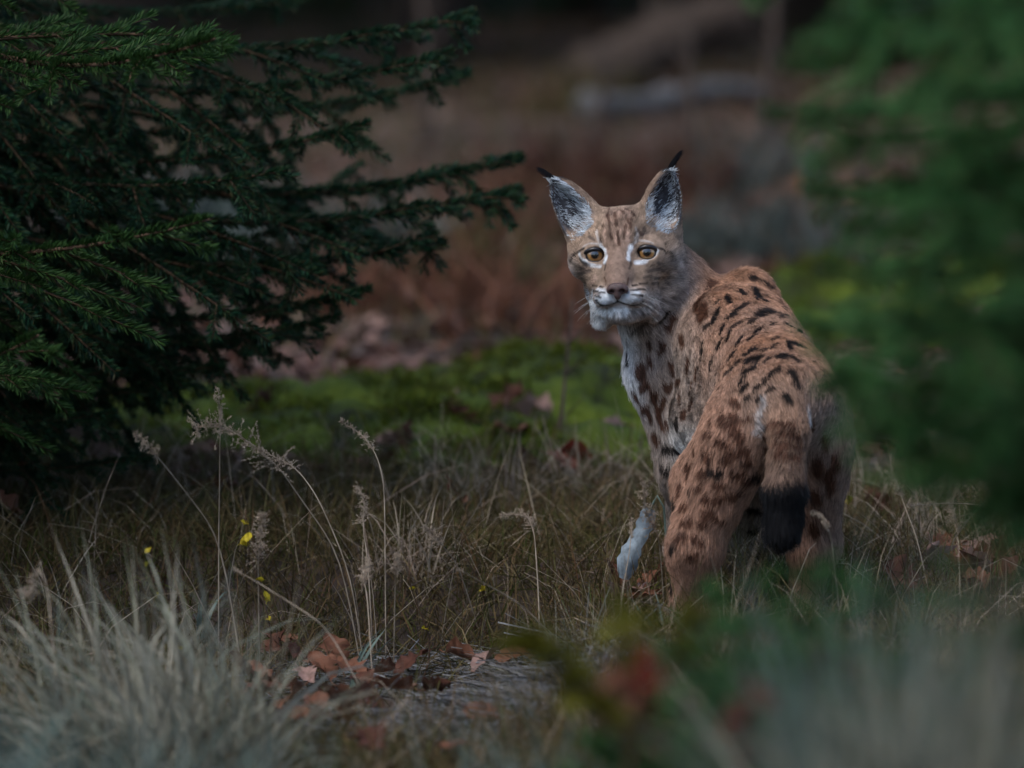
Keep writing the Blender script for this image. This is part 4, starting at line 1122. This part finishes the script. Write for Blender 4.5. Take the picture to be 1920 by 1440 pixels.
# ---- moss cushions
def build_moss():
    rng = np.random.default_rng(51)
    A, B, C_, D = 'low bright green moss cushion strewn with wilted leaves left of the bare stem', 'tall bright green moss cushion behind the breast of the lynx', 'dull green moss cushion half hidden under the spruce limbs', 'green moss cushion beyond the back of the lynx'
    spots = [(790, 850, .36, .09, A), (1080, 765, .38, .13, B), (960, 810, .34, .09, A), (640, 830, .38, .09, A), (450, 860, .34, .09, C_), (260, 860, .36, .10, C_), (50, 880, .34, .1, C_), (880, 890, .26, .06, A), (1160, 800, .36, .13, B), (1020, 860, .28, .07, A), (1540, 600, .34, .14, D), (1640, 640, .34, .12, D), (990, 740, .34, .11, B), (1480, 640, .3, .12, D), (350, 800, .32, .09, C_), (540, 800, .34, .09, C_), (760, 780, .34, .08, A), (160, 850, .34, .1, C_), (1780, 560, .4, .12, D), (1950, 610, .4, .1, D), (2200, 560, .45, .12, D)]
    for i, (px, py, r, h, lab) in enumerate(spots):
        c = on_ground(px, py); x, y = c[0], c[1]; z0 = gz(x, y)
        th = np.arange(36) * 2 * PI / 36; rr = np.linspace(0, 1, 13)[1:]
        V = [(0, 0, h)]
        for q in rr:
            for t in th:
                rad = r * q * (1 + .25 * math.sin(t * 3 + i) + .12 * math.sin(t * 7 + 2 * i))
                V.append((rad * math.cos(t), rad * .8 * math.sin(t), h * (1 - q ** 2.2) - .06 * q ** 6))
        V = np.array(V); V[:, 2] += .035 * noise3(V * 9 + i * 7, 6) * (V[:, 2] > -.02) + .015 * noise3(V * 28 + i, 7)
        T = np.array([(0, 1 + k, 1 + (k + 1) % 36) for k in range(36)])
        Q = np.array([(1 + a * 36 + k, 1 + (a + 1) * 36 + k, 1 + (a + 1) * 36 + (k + 1) % 36, 1 + a * 36 + (k + 1) % 36) for a in range(11) for k in range(36)])
        t = empty('moss_cushion', (x, y, z0 - .01)); tag(t, lab, 'moss', 'moss cushions: ' + lab[:18])
        obj('cushion', mesh_np('moss_cushion', V, [T, Q], M['moss'], True), t)
        n = 1500; a = rng.integers(0, len(V), n); a = a[(V[a, 2] > 0) & (noise3(V[a] * 9 + i * 3, 15) > -.05)]; n = len(a)
        p = V[a] + rng.normal(size=(n, 3)) * np.array([.02, .02, .004])
        bv, bt, bq = blades(rng, n, p[:, 0], p[:, 1], p[:, 2] - .004, rng.uniform(.015, .045, n), np.full(n, .006), lean=.7, segs=2)
        f = obj('moss_fronds', mesh_np('moss_fronds', bv, [bt, bq], M['moss_leaf']), t); f['kind'] = 'stuff'

# ---- grass
def field(name, label, n, mat, xr, yr, hr, w, rng, lean=.5, bend=.6, keep=None, az=None, segs=3, sink=.005):
    x = rng.uniform(*xr, n); y = rng.uniform(*yr, n)
    if keep is not None:
        k = keep(x, y); x, y = x[k], y[k]
    n = len(x)
    h = rng.uniform(*hr, n) * rng.uniform(.6, 1.1, n)
    V, T, Q = blades(rng, n, x, y, ground_z(x, y) - sink, h, np.full(n, w) * rng.uniform(.6, 1.3, n), lean, bend, az, segs)
    o = obj(name, mesh_np(name, V, [T, Q], M[mat])); tag(o, label, 'grass', kind='stuff')
    return o

def build_grass():
    rng = np.random.default_rng(61)
    m0 = on_ground(760, 1345)
    def inview(x, y):                       # kept clear where the grass lies flattened
        flat = ((x - m0[0] - (y - m0[1]) * .25) / .25) ** 2 + ((y - m0[1] + .03) / .36) ** 2 < .8 + .6 * noise2(x * 7, y * 7, 17)
        return (np.abs(x - .1) < y * .1 + .4) & (~flat | (rng.random(len(x)) < .12))
    patch = lambda s, t: (lambda x, y: inview(x, y) & (noise2(x * 2.2, y * 2.2, s) > t))
    field('meadow_grass', 'thin brown and olive grass covering the ground round the lynx', 68000, 'grass', (-1.45, 1.7), (8.3, 11.7), (.05, .19), .0026, rng, .55, .7, inview)
    field('short_green_grass', 'short olive green grass between the brown stems', 20000, 'moss_leaf', (-1.45, 1.7), (8.6, 13.4), (.03, .09), .003, rng, .6, .6, patch(8, .1))
    field('pale_stalks', 'scattered straw coloured dry stalks in the brown grass', 2900, 'panicle', (-1.4, 1.7), (8.5, 11.8), (.12, .3), .0019, rng, .75, .6, inview)
    def litter_keep(x, y): return np.abs(x - .08 * y) < y * .17 + .5
    field('far_grass', 'sparse brown grass over the leaf litter behind the moss', 16000, 'grass', (-4, 7), (13.5, 34), (.08, .25), .007, rng, .5, .6, litter_keep)
    # the brown litter that nobody could count, under and between the single leaves
    n = 26000; y = 11.5 + 34 * rng.random(n) ** 1.5; x = y * rng.uniform(-.14, .26, n)
    k = noise2(x * .8, y * .8, 19) + rng.normal(size=n) * .4 > -.25; x, y = x[k], y[k]; n = len(x)
    a = rng.uniform(0, 2 * PI, n); L = rng.uniform(.05, .1, n); ti = rng.normal(size=(n, 2)) * .35
    u = np.stack([np.cos(a), np.sin(a), ti[:, 0]], 1) * L[:, None] / 2; v = np.stack([-np.sin(a), np.cos(a), ti[:, 1]], 1) * (L * .3)[:, None]
    ctr = np.stack([x, y, ground_z(x, y) + rng.uniform(.004, .025, n)], 1); up = np.array([0, 0, .012])
    V = np.stack([ctr - u, ctr - u * .2 + v + up, ctr + u, ctr - u * .2 - v + up], 1).reshape(-1, 3); b0 = np.arange(n)[:, None] * 4
    T = np.concatenate([b0 + np.array([[0, 2, 1]]), b0 + np.array([[0, 3, 2]])])
    o = obj('leaf_litter', mesh_np('leaf_litter', V, T, M['litter'])); tag(o, 'brown leaf litter covering the clearing floor behind the moss', 'leaf litter', kind='stuff')
    # flattened grey grass in the foreground
    n = 9000; x = m0[0] + .04 + rng.normal(size=n) * .2; y = m0[1] - .12 + rng.normal(size=n) * .26
    k = (((x - m0[0] - .04) / .4) ** 2 + ((y - m0[1] + .12) / .5) ** 2 < 1) & (noise2(x * 6, y * 6, 9) + .6 * noise2(x * 15, y * 15, 10) > -.12); x, y = x[k], y[k]; n = len(x)
    a = np.where(rng.random(n) < .6, rng.normal(size=n) * .5 + .3 + 1.2 * noise2(x * 5, y * 5, 34), rng.uniform(0, 2 * PI, n))
    V, T, Q = lay(rng, x, y, ground_z(x, y) + .03 * np.maximum(noise2(x * 9, y * 9, 33), 0) + rng.uniform(.0, .04, n), a, rng.uniform(.05, .26, n), rng.uniform(.0014, .0036, n))
    o = obj('matted_dry_grass', mesh_np('matted_dry_grass', V, Q, M['mat_grass'])); tag(o, 'flattened mat of grey dry grass with brown leaves on it', 'dry grass', kind='stuff')

def lay(rng, x, y, z, a, L, w):
    n = len(x); d = np.stack([np.cos(a), np.sin(a), rng.normal(size=n) * .2], 1)
    sd = norm(np.stack([-np.sin(a), np.cos(a), rng.normal(size=n) * .7], 1)); root = np.stack([x, y, z], 1)
    b = rng.normal(size=n) * .12; rows = []
    for s in (0, .35, .7, 1.0):
        c = root + d * (L * (s - .5))[:, None] + sd * (L * b * s * s)[:, None] + np.array([0, 0, .05]) * ((L * s * (1 - s)))[:, None]
        ww = (w * (1 - .6 * s))[:, None] / 2
        rows.append(np.stack([c - sd * ww, c + sd * ww], 1))
    V = np.stack(rows, 1).reshape(-1, 3); b0 = np.arange(n)[:, None] * 8
    Q = np.concatenate([b0 + np.array([[2 * k, 2 * k + 1, 2 * k + 3, 2 * k + 2]]) for k in range(3)])
    return V, np.zeros((0, 3), int), Q

def tuft(px, py, Y, n, h, r, w, mat, label, seed, lean=.35, bend=.5, group=None, az=None, name='grass_tuft'):
    rng = np.random.default_rng(seed); c = P(px, py, Y); x0, y0 = c[0], c[1]
    a = rng.uniform(0, 2 * PI, n); rr = np.sqrt(rng.random(n)) * r
    x, y = np.cos(a) * rr, np.sin(a) * rr * .8
    z = ground_z(x + x0, y + y0) - gz(x0, y0) - .01
    V, T, Q = blades(rng, n, x, y, z, h * rng.uniform(.45, 1.1, n), w * rng.uniform(.6, 1.3, n), lean, bend, az, segs=5)
    t = empty(name, (x0, y0, gz(x0, y0))); tag(t, label, 'grass tuft', group)
    o = obj('blades', mesh_np('tuft_blades', V, [T, Q], M[mat]), t); o['kind'] = 'stuff'
    return t

def build_tufts():
    tuft(285, 1330, 8.9, 330, .44, .15, .0066, 'straw', 'tall pale straw coloured grass tuft in front of the left spruce', 1, .3, .9, az=PI * .75)
    tuft(370, 1390, 8.75, 230, .35, .12, .005, 'straw', 'shorter straw grass tuft leaning against the tall pale tuft', 2, .3, .5)
    tuft(120, 1290, 9.0, 220, .33, .16, .0045, 'bluegrass', 'loose grey green tuft with long arching blades below the spruce', 3, .55, .7, az=PI)
    for i, (px, Y, h, r, n) in enumerate([(40, 7.5, .42, .2, 300), (330, 7.4, .38, .2, 300), (600, 7.6, .31, .16, 140), (200, 7.0, .44, .2, 300)]):
        tuft(px, 1440, Y, n, h, r, .005, 'bluegrass', ['grey green tuft before the foot of the left spruce', 'grey green tuft before the shorter straw tuft', 'low thin grey green tuft before the flattened grass', 'high grey green tuft before the tall straw tuft'][i], 10 + i, .35, .6, 'grey green tufts before the straw tuft')
    for i, (px, Y, h, r, n) in enumerate([(1640, 6.2, .58, .06, 260), (1790, 6.2, .54, .08, 320), (1560, 6.4, .42, .1, 300), (1890, 6.5, .50, .08, 300), (1470, 6.4, .38, .08, 160), (1700, 6.0, .52, .1, 380)]):
        tuft(px, 1440, Y, n, h, r, .006, 'straw' if i % 2 else 'bluegrass', ['tallest grey green tuft below the near green spruce', 'pale straw tuft right behind the tallest grey green tuft', 'short grey green tuft at the foot of a spruce seedling', 'straw tuft under the lowest limb of the near spruce', 'small grey green tuft next to the dull red leaf sprig', 'broad straw tuft spreading in front of the tallest tuft'][i], 20 + i, .18, .4, 'pale tufts below the near spruce')
    for i, (px, Y, h, r, n) in enumerate([(1000, 7.4, .34, .14, 140), (1090, 7.2, .34, .1, 110)]):
        tuft(px, 1440, Y, n, h, r, .005, 'bluegrass', ['thin grey green tuft beside the flattened grey grass', 'thin grey green tuft under the olive sapling'][i], 30 + i, .4, .6, 'thin tufts by the grey grass')
    tuft(1060, 1190, 9.75, 120, .16, .06, .003, 'straw', 'small fan of stiff straw blades left of the hind paw', 35, .6, .3)
    tuft(1085, 1240, 9.4, 90, .14, .05, .003, 'mat_grass', 'small pale grey tuft under the olive leaves', 36, .5, .3)
    for i, (px, py, Y) in enumerate([(1760, 1060, 10.6), (1690, 990, 11.2), (1850, 990, 11.4), (900, 1000, 11.3), (760, 1080, 10.5), (1120, 960, 11.4)]):
        tuft(px, py, Y, 110, .2, .1, .0028, 'panicle', ['dry bents beside the leaf heap', 'dry bents by the hind leg, before the nodding pale seed head', 'dry bents behind the leaf heap', 'dry bents standing between the moss and the nodding seed head', 'dry bents beside the small upright sprig', 'dry bents between the moss and the silvery leaf'][i], 40 + i, .5, .6, 'dry bents')
    for i, (px, py, Y) in enumerate([(310, 690, 17.5), (350, 650, 18.5), (600, 690, 17.0), (250, 660, 18.0)]):
        tuft(px, py + 40, Y, 260, .34, .25, .02, 'leaf_bluegreen', 'hazy blue grey clump of leaves behind the spruce limbs', 50 + i, .6, .6, 'blue grey clumps', name='leafy_clump')
    for i, (px, py) in enumerate([(1030, 330), (1080, 190), (960, 420), (1340, 470), (1250, 340), (880, 520), (720, 560), (1420, 330), (1180, 420), (620, 480), (1000, 590), (1500, 470)]):
        q = on_ground(px, py + 30); Y = q[1]
        tuft(px, py, Y, 130, .32, .25, .01, ['leaf_dark', 'grass', 'leaf_brown', 'leaf_bluegreen'][i % 4], ['dark withered bracken clump in the leaf litter behind the lynx', 'brown grass clump in the leaf litter behind the lynx', 'russet withered bracken clump in the leaf litter behind the lynx', 'bluish leafy clump in the leaf litter behind the lynx'][i % 4], 120 + i, .35, .5, ['far dark bracken', 'far brown clumps', 'far russet bracken', 'far bluish clumps'][i % 4])
    # distinct broad blades
    for i, (px, py, Y, h, az, ln) in enumerate([(375, 1000, 10.2, .17, PI * .55, .06), (650, 1110, 9.9, .18, .2, .45), (660, 1100, 10.0, .13, .1, .4), (430, 1090, 9.6, .2, PI * .9, .3), (1240, 1150, 9.9, .12, PI * .6, .6)]):
        rng = np.random.default_rng(70 + i); c = P(px, py, Y); z = gz(c[0], c[1])
        V, T, Q = blades(rng, 4, rng.normal(size=4) * .006, rng.normal(size=4) * .006, np.full(4, -.01), h * rng.uniform(.6, 1.1, 4), np.full(4, .008), ln, .35, az, segs=7)
        t = empty('broad_grass', (c[0], c[1], z)); tag(t, 'sprig of broad grey green blades bending over the brown grass', 'grass', 'broad bladed sprigs')
        obj('blades', mesh_np('broad_blades', V, [T, Q], M['bluegrass']), t)

def build_stems():
    """flowering grass stems with airy panicles"""
    L = [  # root pixel, distance, path of pixels up to the top, fluffiness, head length fraction, label
        ([(640, 1040), (560, 930), (520, 870), (430, 800), (370, 800)], 10.0, .04, .45, 'bent stem with a big feathery reddish seed head above the grass'),
        ([(660, 1080), (600, 940), (570, 895), (545, 870), (490, 845)], 10.05, .012, .3, 'thin stem with a fine green seed head bowing beside the feathery one'),
        ([(415, 1010), (350, 925), (315, 880), (285, 845), (255, 815)], 9.85, .012, .3, 'slender stem with a small seed head rising over the straw tuft'),
        ([(722, 1000), (720, 900), (705, 850), (680, 815), (642, 792)], 10.1, .01, .38, 'arching stem with a drooping narrow seed head before the moss'),
        ([(485, 1120), (484, 1060), (486, 1020), (490, 990), (492, 965)], 9.9, .018, .55, 'upright stem with a grey fluffy seed head beside yellow leaves'),
        ([(1010, 1120), (1005, 1040), (1002, 1000), (990, 965), (945, 965)], 9.95, .016, .35, 'short stem with a nodding open seed head in front of the meadow'),
        ([(410, 1000), (412, 900), (412, 850), (413, 800), (410, 735)], 10.05, .014, .25, 'tall upright stem crossing behind the feathery seed head'),
        ([(690, 1050), (682, 1000), (680, 970), (685, 940), (672, 915)], 10.2, .014, .5, 'short stem with a pale brown head right of the arching stem'),
        ([(740, 1130), (742, 1090), (742, 1070), (744, 1055), (745, 1040)], 9.9, .01, .5, 'small upright sprig with a tight straw seed head'),
        ([(690, 1130), (685, 1100), (680, 1080), (690, 1065), (690, 1050)], 9.85, .014, .55, 'low sprig with a spreading tuft of seeds'),
        ([(860, 1060), (835, 1030), (825, 1015), (815, 1005), (800, 990)], 10.2, .012, .5, 'leaning stem with a greyish seed head left of the nodding one'),
        ([(1165, 1135), (1170, 1090), (1178, 1050), (1183, 1010), (1184, 975)], 9.8, .003, .2, 'thin bare stalk standing in front of the silvery leaf'),
        ([(1240, 1050), (1235, 1010), (1225, 985), (1210, 960), (1205, 910)], 10.0, .016, .5, 'wispy seed head between the silvery leaf and the lynx'),
        ([(1720, 1010), (1700, 960), (1690, 930), (1680, 905), (1660, 885)], 10.3, .01, .45, 'pale nodding seed head to the right of the lynx'),
        ([(1920, 965), (1830, 945), (1780, 943), (1740, 945), (1705, 948)], 10.2, .004, .3, 'long pale stem lying almost level to the right of the lynx'),
        ([(1800, 1040), (1795, 1000), (1790, 980), (1785, 960), (1780, 940)], 10.4, .012, .5, 'brown upright seed head above the leaf heap'),
        ([(1560, 1010), (1552, 990), (1545, 975), (1535, 965), (1522, 962)], 9.65, .003, .6, 'tiny pale seed head hanging in front of the hind leg'),
        ([(90, 1100), (80, 1080), (70, 1060), (60, 1120), (40, 1110)], 9.2, .016, .4, 'drooping brown seed head at the foot of the spruce'),
        ([(1000, 1150), (940, 1110), (900, 1090), (875, 1075), (860, 1068)], 9.75, .002, .1, 'straight pale stalk slanting across the brown grass'),
        ([(620, 1180), (560, 1140), (520, 1115), (480, 1090), (440, 1068)], 9.5, .002, .1, 'straight straw stalk slanting away from the straw tuft')]
    for i, (px, Y, fl, fr, lab) in enumerate(L):
        rng = np.random.default_rng(200 + i)
        pts = np.array([P(a, b, Y + .03 * k * (1 if i % 2 else -1)) for k, (a, b) in enumerate(px)])
        g0 = pts[0].copy(); g0[2] = gz(g0[0], g0[1]) - .01
        if g0[2] < pts[0][2] - .012:
            e = pts[0] - pts[1]; drop = pts[0][2] - g0[2]
            g0[:2] += (e[:2] / max(abs(e[2]), .02)) * min(drop, .1) * .6; g0[2] = gz(g0[0], g0[1]) - .01
            pts = np.vstack([g0, pts])
        # smooth the path
        u = np.linspace(0, len(pts) - 1, 26); path = np.stack([np.interp(u, np.arange(len(pts)), pts[:, c]) for c in range(3)], 1)
        for _ in range(4): path[1:-1] = (path[:-2] + 2 * path[1:-1] + path[2:]) / 4
        o0 = path[0].copy(); t = empty('seed_grass', o0); tag(t, lab, 'grass stem')
        g = Geo(); g.tube(path - o0, np.linspace(.0013, .0006, 26), 5)
        obj('stalk', g.mesh('stalk', M['panicle'], True), t)
        k0 = int(26 * (1 - fr)); A, D, LN = [], [], []
        for k in range(k0, 26):
            ff = 1 - .55 * (k - k0) / max(26 - k0, 1)
            for _ in range(8):
                p = path[k] + (path[min(k + 1, 25)] - path[k]) * rng.random()
                tdir = norm(path[min(k + 1, 25)] - path[max(k - 1, 0)])
                d = norm(tdir * .8 + rng.normal(size=3)); ln = fl * ff * rng.uniform(.5, 1.6)
                A.append(p); D.append(d); LN.append(ln)
        A, D, LN = np.array(A), np.array(D), np.array(LN)
        g = Geo()
        for a, d, ln in zip(A, D, LN): g.tube(np.stack([a, a + d * ln]) - o0, [.0003, .00025], 3)
        V, T = needles(rng, A - o0, D, LN, 420, nl=.0055, nw=.0016); g.add(V, T)
        pn = obj('seed_head', g.mesh('seed_head', M['panicle']), t)

# ---- herbs, leafy sapling, silvery leaf, bare stems
def build_herbs():
    rng = np.random.default_rng(81)
    def herb(px, py, Y, top, mats, n, sc, label, cat='plant', group=None, name='leafy_herb'):
        c = P(px, py, Y); z = gz(c[0], c[1]); o0 = np.array([c[0], c[1], z]); tp = P(*top, Y)
        t = empty(name, o0); tag(t, label, cat, group)
        s = np.linspace(0, 1, 10)[:, None]; path = (tp - o0) * s + np.array([.02, .01, 0]) * np.sin(s * 5)
        g = Geo(); g.tube(path - path[0], np.linspace(.0022, .0008, 10), 5); obj('stem', g.mesh('herb_stem', M['twig'], True), t)
        for i in range(n):
            k = rng.uniform(.35, 1); p = np.array([np.interp(k, s[:, 0], path[:, q]) for q in range(3)])
            obj('leaf', leaf(mats[i % len(mats)], i), t, p + rng.normal(size=3) * .004 * 1, (rng.normal() * .7, rng.normal() * .7, rng.uniform(0, 6.28)), sc * rng.uniform(.7, 1.2))
    herb(486, 1100, 9.88, (482, 955), ['leaf_yellow'], 9, .24, 'small herb with bright yellow leaves beside the grey fluffy seed head')
    herb(330, 1120, 9.6, (300, 1030), ['leaf_yellow', 'leaf_olive'], 5, .26, 'low herb with a few yellow leaves behind the straw tuft')
    herb(888, 1060, 10.3, (886, 1000), ['leaf_yellow'], 2, .2, 'tiny yellow leaved herb in the brown meadow')
    herb(782, 1110, 10.0, (788, 1050), ['leaf_yellow'], 3, .18, 'thin herb with pale yellow leaves by the straw sprig')
    herb(1560, 900, 10.9, (1590, 830), ['leaf_yellow', 'leaf_olive'], 6, .35, 'yellow green herb beside the far hind leg of the lynx')
    herb(860, 960, 10.9, (858, 872), ['leaf_brown'], 3, .22, 'slender stem carrying two small orange leaves before the moss')
    herb(880, 830, 12.0, (868, 760), ['leaf_dark', 'leaf_brown'], 6, .7, 'wilted brown herb standing against the moss')
    # leafy saplings close to the camera, out of focus
    def sapling(base, Y, twigs, label, seed, mats, sc, nper):
        r2 = np.random.default_rng(seed); c = P(base[0], base[1], Y); o0 = np.array([c[0], c[1], gz(c[0], c[1])])
        t = empty('leafy_sapling', o0); tag(t, label, 'sapling')
        g = Geo(); top = P(*twigs[0][0], Y) - o0; fork = np.array([0, 0, max(top[2] * .75, .1)])
        s = np.linspace(0, 1, 8)[:, None]; g.tube(fork * s, np.linspace(.006, .004, 8), 6); obj('stem', g.mesh('sapling_stem', M['twig'], True), t)
        for path in twigs:
            pp = np.vstack([fork, [P(a, b, Y + dy) - o0 for a, b, dy in [(q[0], q[1], q[2] if len(q) > 2 else 0) for q in path]]])
            u = np.linspace(0, len(pp) - 1, 12); pl = np.stack([np.interp(u, np.arange(len(pp)), pp[:, k]) for k in range(3)], 1)
            g = Geo(); g.tube(pl, np.linspace(.0035, .0015, 12), 5); tw = obj('twig', g.mesh('sapling_twig', M['twig'], True), t)
            for i in range(nper):
                k = r2.uniform(.3, 1); p = np.array([np.interp(k, np.linspace(0, 1, 12), pl[:, q]) for q in range(3)])
                obj('leaf', leaf(mats[int(r2.integers(0, len(mats)))], i), tw, p + r2.normal(size=3) * .012, (r2.normal() * .6, r2.normal() * .6, r2.uniform(0, 6.28)), sc * r2.uniform(.7, 1.15))
    sapling((1180, 1440), 6.6, [[(1010, 1230), (930, 1170)], [(1080, 1270), (1000, 1210)], [(1200, 1210), (1150, 1160)], [(1290, 1190), (1330, 1130)], [(1180, 1290), (1250, 1240)], [(1120, 1330), (1060, 1280)]],
            'blurred olive leaved sapling spreading in front of the hind paw', 91, ['leaf_olive', 'leaf_olive', 'leaf_olive'], .62, 9)
    sapling((1260, 1440), 6.4, [[(1190, 1280), (1180, 1250)], [(1160, 1300), (1210, 1290)]], 'blurred sprig of red leaves below the olive sapling', 92, ['leaf_red', 'leaf_red', 'leaf_brown'], .5, 6)
    sapling((1400, 1440), 6.3, [[(1400, 1350), (1400, 1320)], [(1380, 1360), (1430, 1370)]], 'blurred dull red leaf sprig between the olive sapling and the pale tufts', 93, ['leaf_red', 'leaf_dark'], .5, 5)
    # silvery leaf beside the lynx
    V, Qd = [], []
    n = 14
    for k in range(n):
        s = k / (n - 1); w = .019 * math.sin(PI * min(max(s * .94 + .03, 0), 1)) ** .6
        for v in (-1, -.5, 0, .5, 1):
            V.append((v * w * (1 + .12 * math.sin(k * 2.6)) + .006 * math.sin(s * 7 + v), .014 * abs(v) + .008 * math.sin(s * 6 + v) + (.003 if v == 0 else 0), -s * .130))
    for k in range(n - 1):
        for j in range(4): Qd.append((k * 5 + j, k * 5 + j + 1, k * 5 + j + 6, k * 5 + j + 5))
    tp = P(1218, 955, 10.12); low = P(1172, 1075, 10.12); a = math.atan2(tp[0] - low[0], tp[2] - low[2])
    sl = empty('silvery_leaf', tp); tag(sl, 'large silvery white curled leaf hanging in the grass beside the lynx leg', 'leaf')
    m = Matrix.Rotation(a, 4, 'Y')
    b = obj('leaf_blade', mesh_np('silvery_leaf', np.array(V), np.array(Qd), M['leaf_white'], True), sl); b.matrix_local = m
    g = Geo(); e = P(1232, 930, 10.12) - tp; r0 = np.array([.05, .02, gz(tp[0] + .05, tp[1]) - tp[2]])
    g.tube(np.stack([np.array([0, 0, -.004]), e * .6, e, e + np.array([.012, .004, -.02]), e * .5 + r0 * .5, r0]), [.0022, .002, .002, .002, .002, .002], 5)
    obj('leaf_stalk', g.mesh('leaf_stalk', M['bluegrass'], True), sl)
    # bare stems in the clearing
    for i, (px0, py0, px1, py1, Y, r, lab) in enumerate([(1040, 940, 1075, 560, 11.8, .005, 'bare dark stem rising left of the lynx head'), (1010, 930, 1030, 760, 12.0, .004, 'thin bare stem beside the taller bare one'), (950, 800, 925, 680, 13.0, .005, 'short bare stem holding up a wilted leaf'),
                                                       (1310, 520, 1290, 40, 20, .02, 'bare sapling trunk far behind the lynx ears'), (1120, 480, 1135, 60, 21, .018, 'bare sapling trunk behind the space between the ears'), (1430, 420, 1455, -60, 22, .03, 'grey sapling trunk beyond the lynx back'), (800, 420, 790, -50, 23, .03, 'grey sapling trunk behind the spruce limb tips')]):
        a = P(px0, py0, Y); a[2] = gz(a[0], a[1]) - .01; b = P(px1, py1, Y + .1)
        t = empty('bare_sapling', a); tag(t, lab, 'sapling')
        s = np.linspace(0, 1, 12)[:, None]; pl = (b - a) * s + np.array([.03, 0, 0]) * np.sin(s * 4 + i) * r * 10
        g = Geo(); g.tube(pl, np.linspace(r, r * .5, 12), 7); obj('stem', g.mesh('bare_stem', M['bark'], True), t)
        for k in range(3):
            f = .35 + .2 * k; p = pl[int(f * 11)]; d = norm(np.array([rng.choice([-1, 1]) * .8, rng.normal() * .4, .9])); Lq = np.linalg.norm(b - a) * .22
            g = Geo(); g.tube(p + d * Lq * np.linspace(0, 1, 5)[:, None], np.linspace(r * .45, r * .15, 5), 5); obj('twig', g.mesh('bare_twig', M['bark'], True), t)

def build_logs():
    a, b = P(1100, 225, 24.0), P(1430, 208, 25.0)
    for q in (a, b): q[2] = gz(q[0], q[1]) + .08
    fallen_log(a, b, .06, 'pale grey fallen log lying across the dark background', 3, stubs=0)
    a, b = P(1080, 190, 27.0), P(1420, 10, 27.5); a[2] = gz(a[0], a[1]) + .05
    fallen_log(a, b, .16, 'dark leaning fallen trunk behind the pale log', 4, 'bark', 5)
build_forest()
build_logs()
build_moss()
build_left_spruce()
build_right_spruce()
_p = P(1530, 1150, 7.0)
small_spruce(_p[0], 7.0, .44, .15, 'small blurred spruce seedling in front of the lynx tail', 71, n=34)
_p = P(1370, 1200, 7.1)
small_spruce(_p[0], 7.1, .42, .14, 'smallest blurred spruce seedling in front of the left hind paw', 72, n=30)
_p = P(1840, 1250, 6.6)
small_spruce(_p[0], 6.6, .56, .16, 'blurred spruce seedling among the pale tufts below the near spruce', 73, n=34)
_p = P(1300, 1150, 6.7)
small_spruce(_p[0], 6.7, .42, .16, 'blurred spruce seedling between the olive sapling and the hind paw', 74, n=30)
_p = P(1620, 1100, 6.5)
small_spruce(_p[0], 6.5, .50, .17, 'blurred spruce seedling below the far hind leg of the lynx', 75, n=34)
_p = P(1430, 1100, 6.4)
small_spruce(_p[0], 6.4, .47, .16, 'blurred spruce seedling between the two hind legs of the lynx', 76, n=30)
build_lynx()
build_grass()
build_tufts()
build_herbs()
build_leaves()
build_stems()
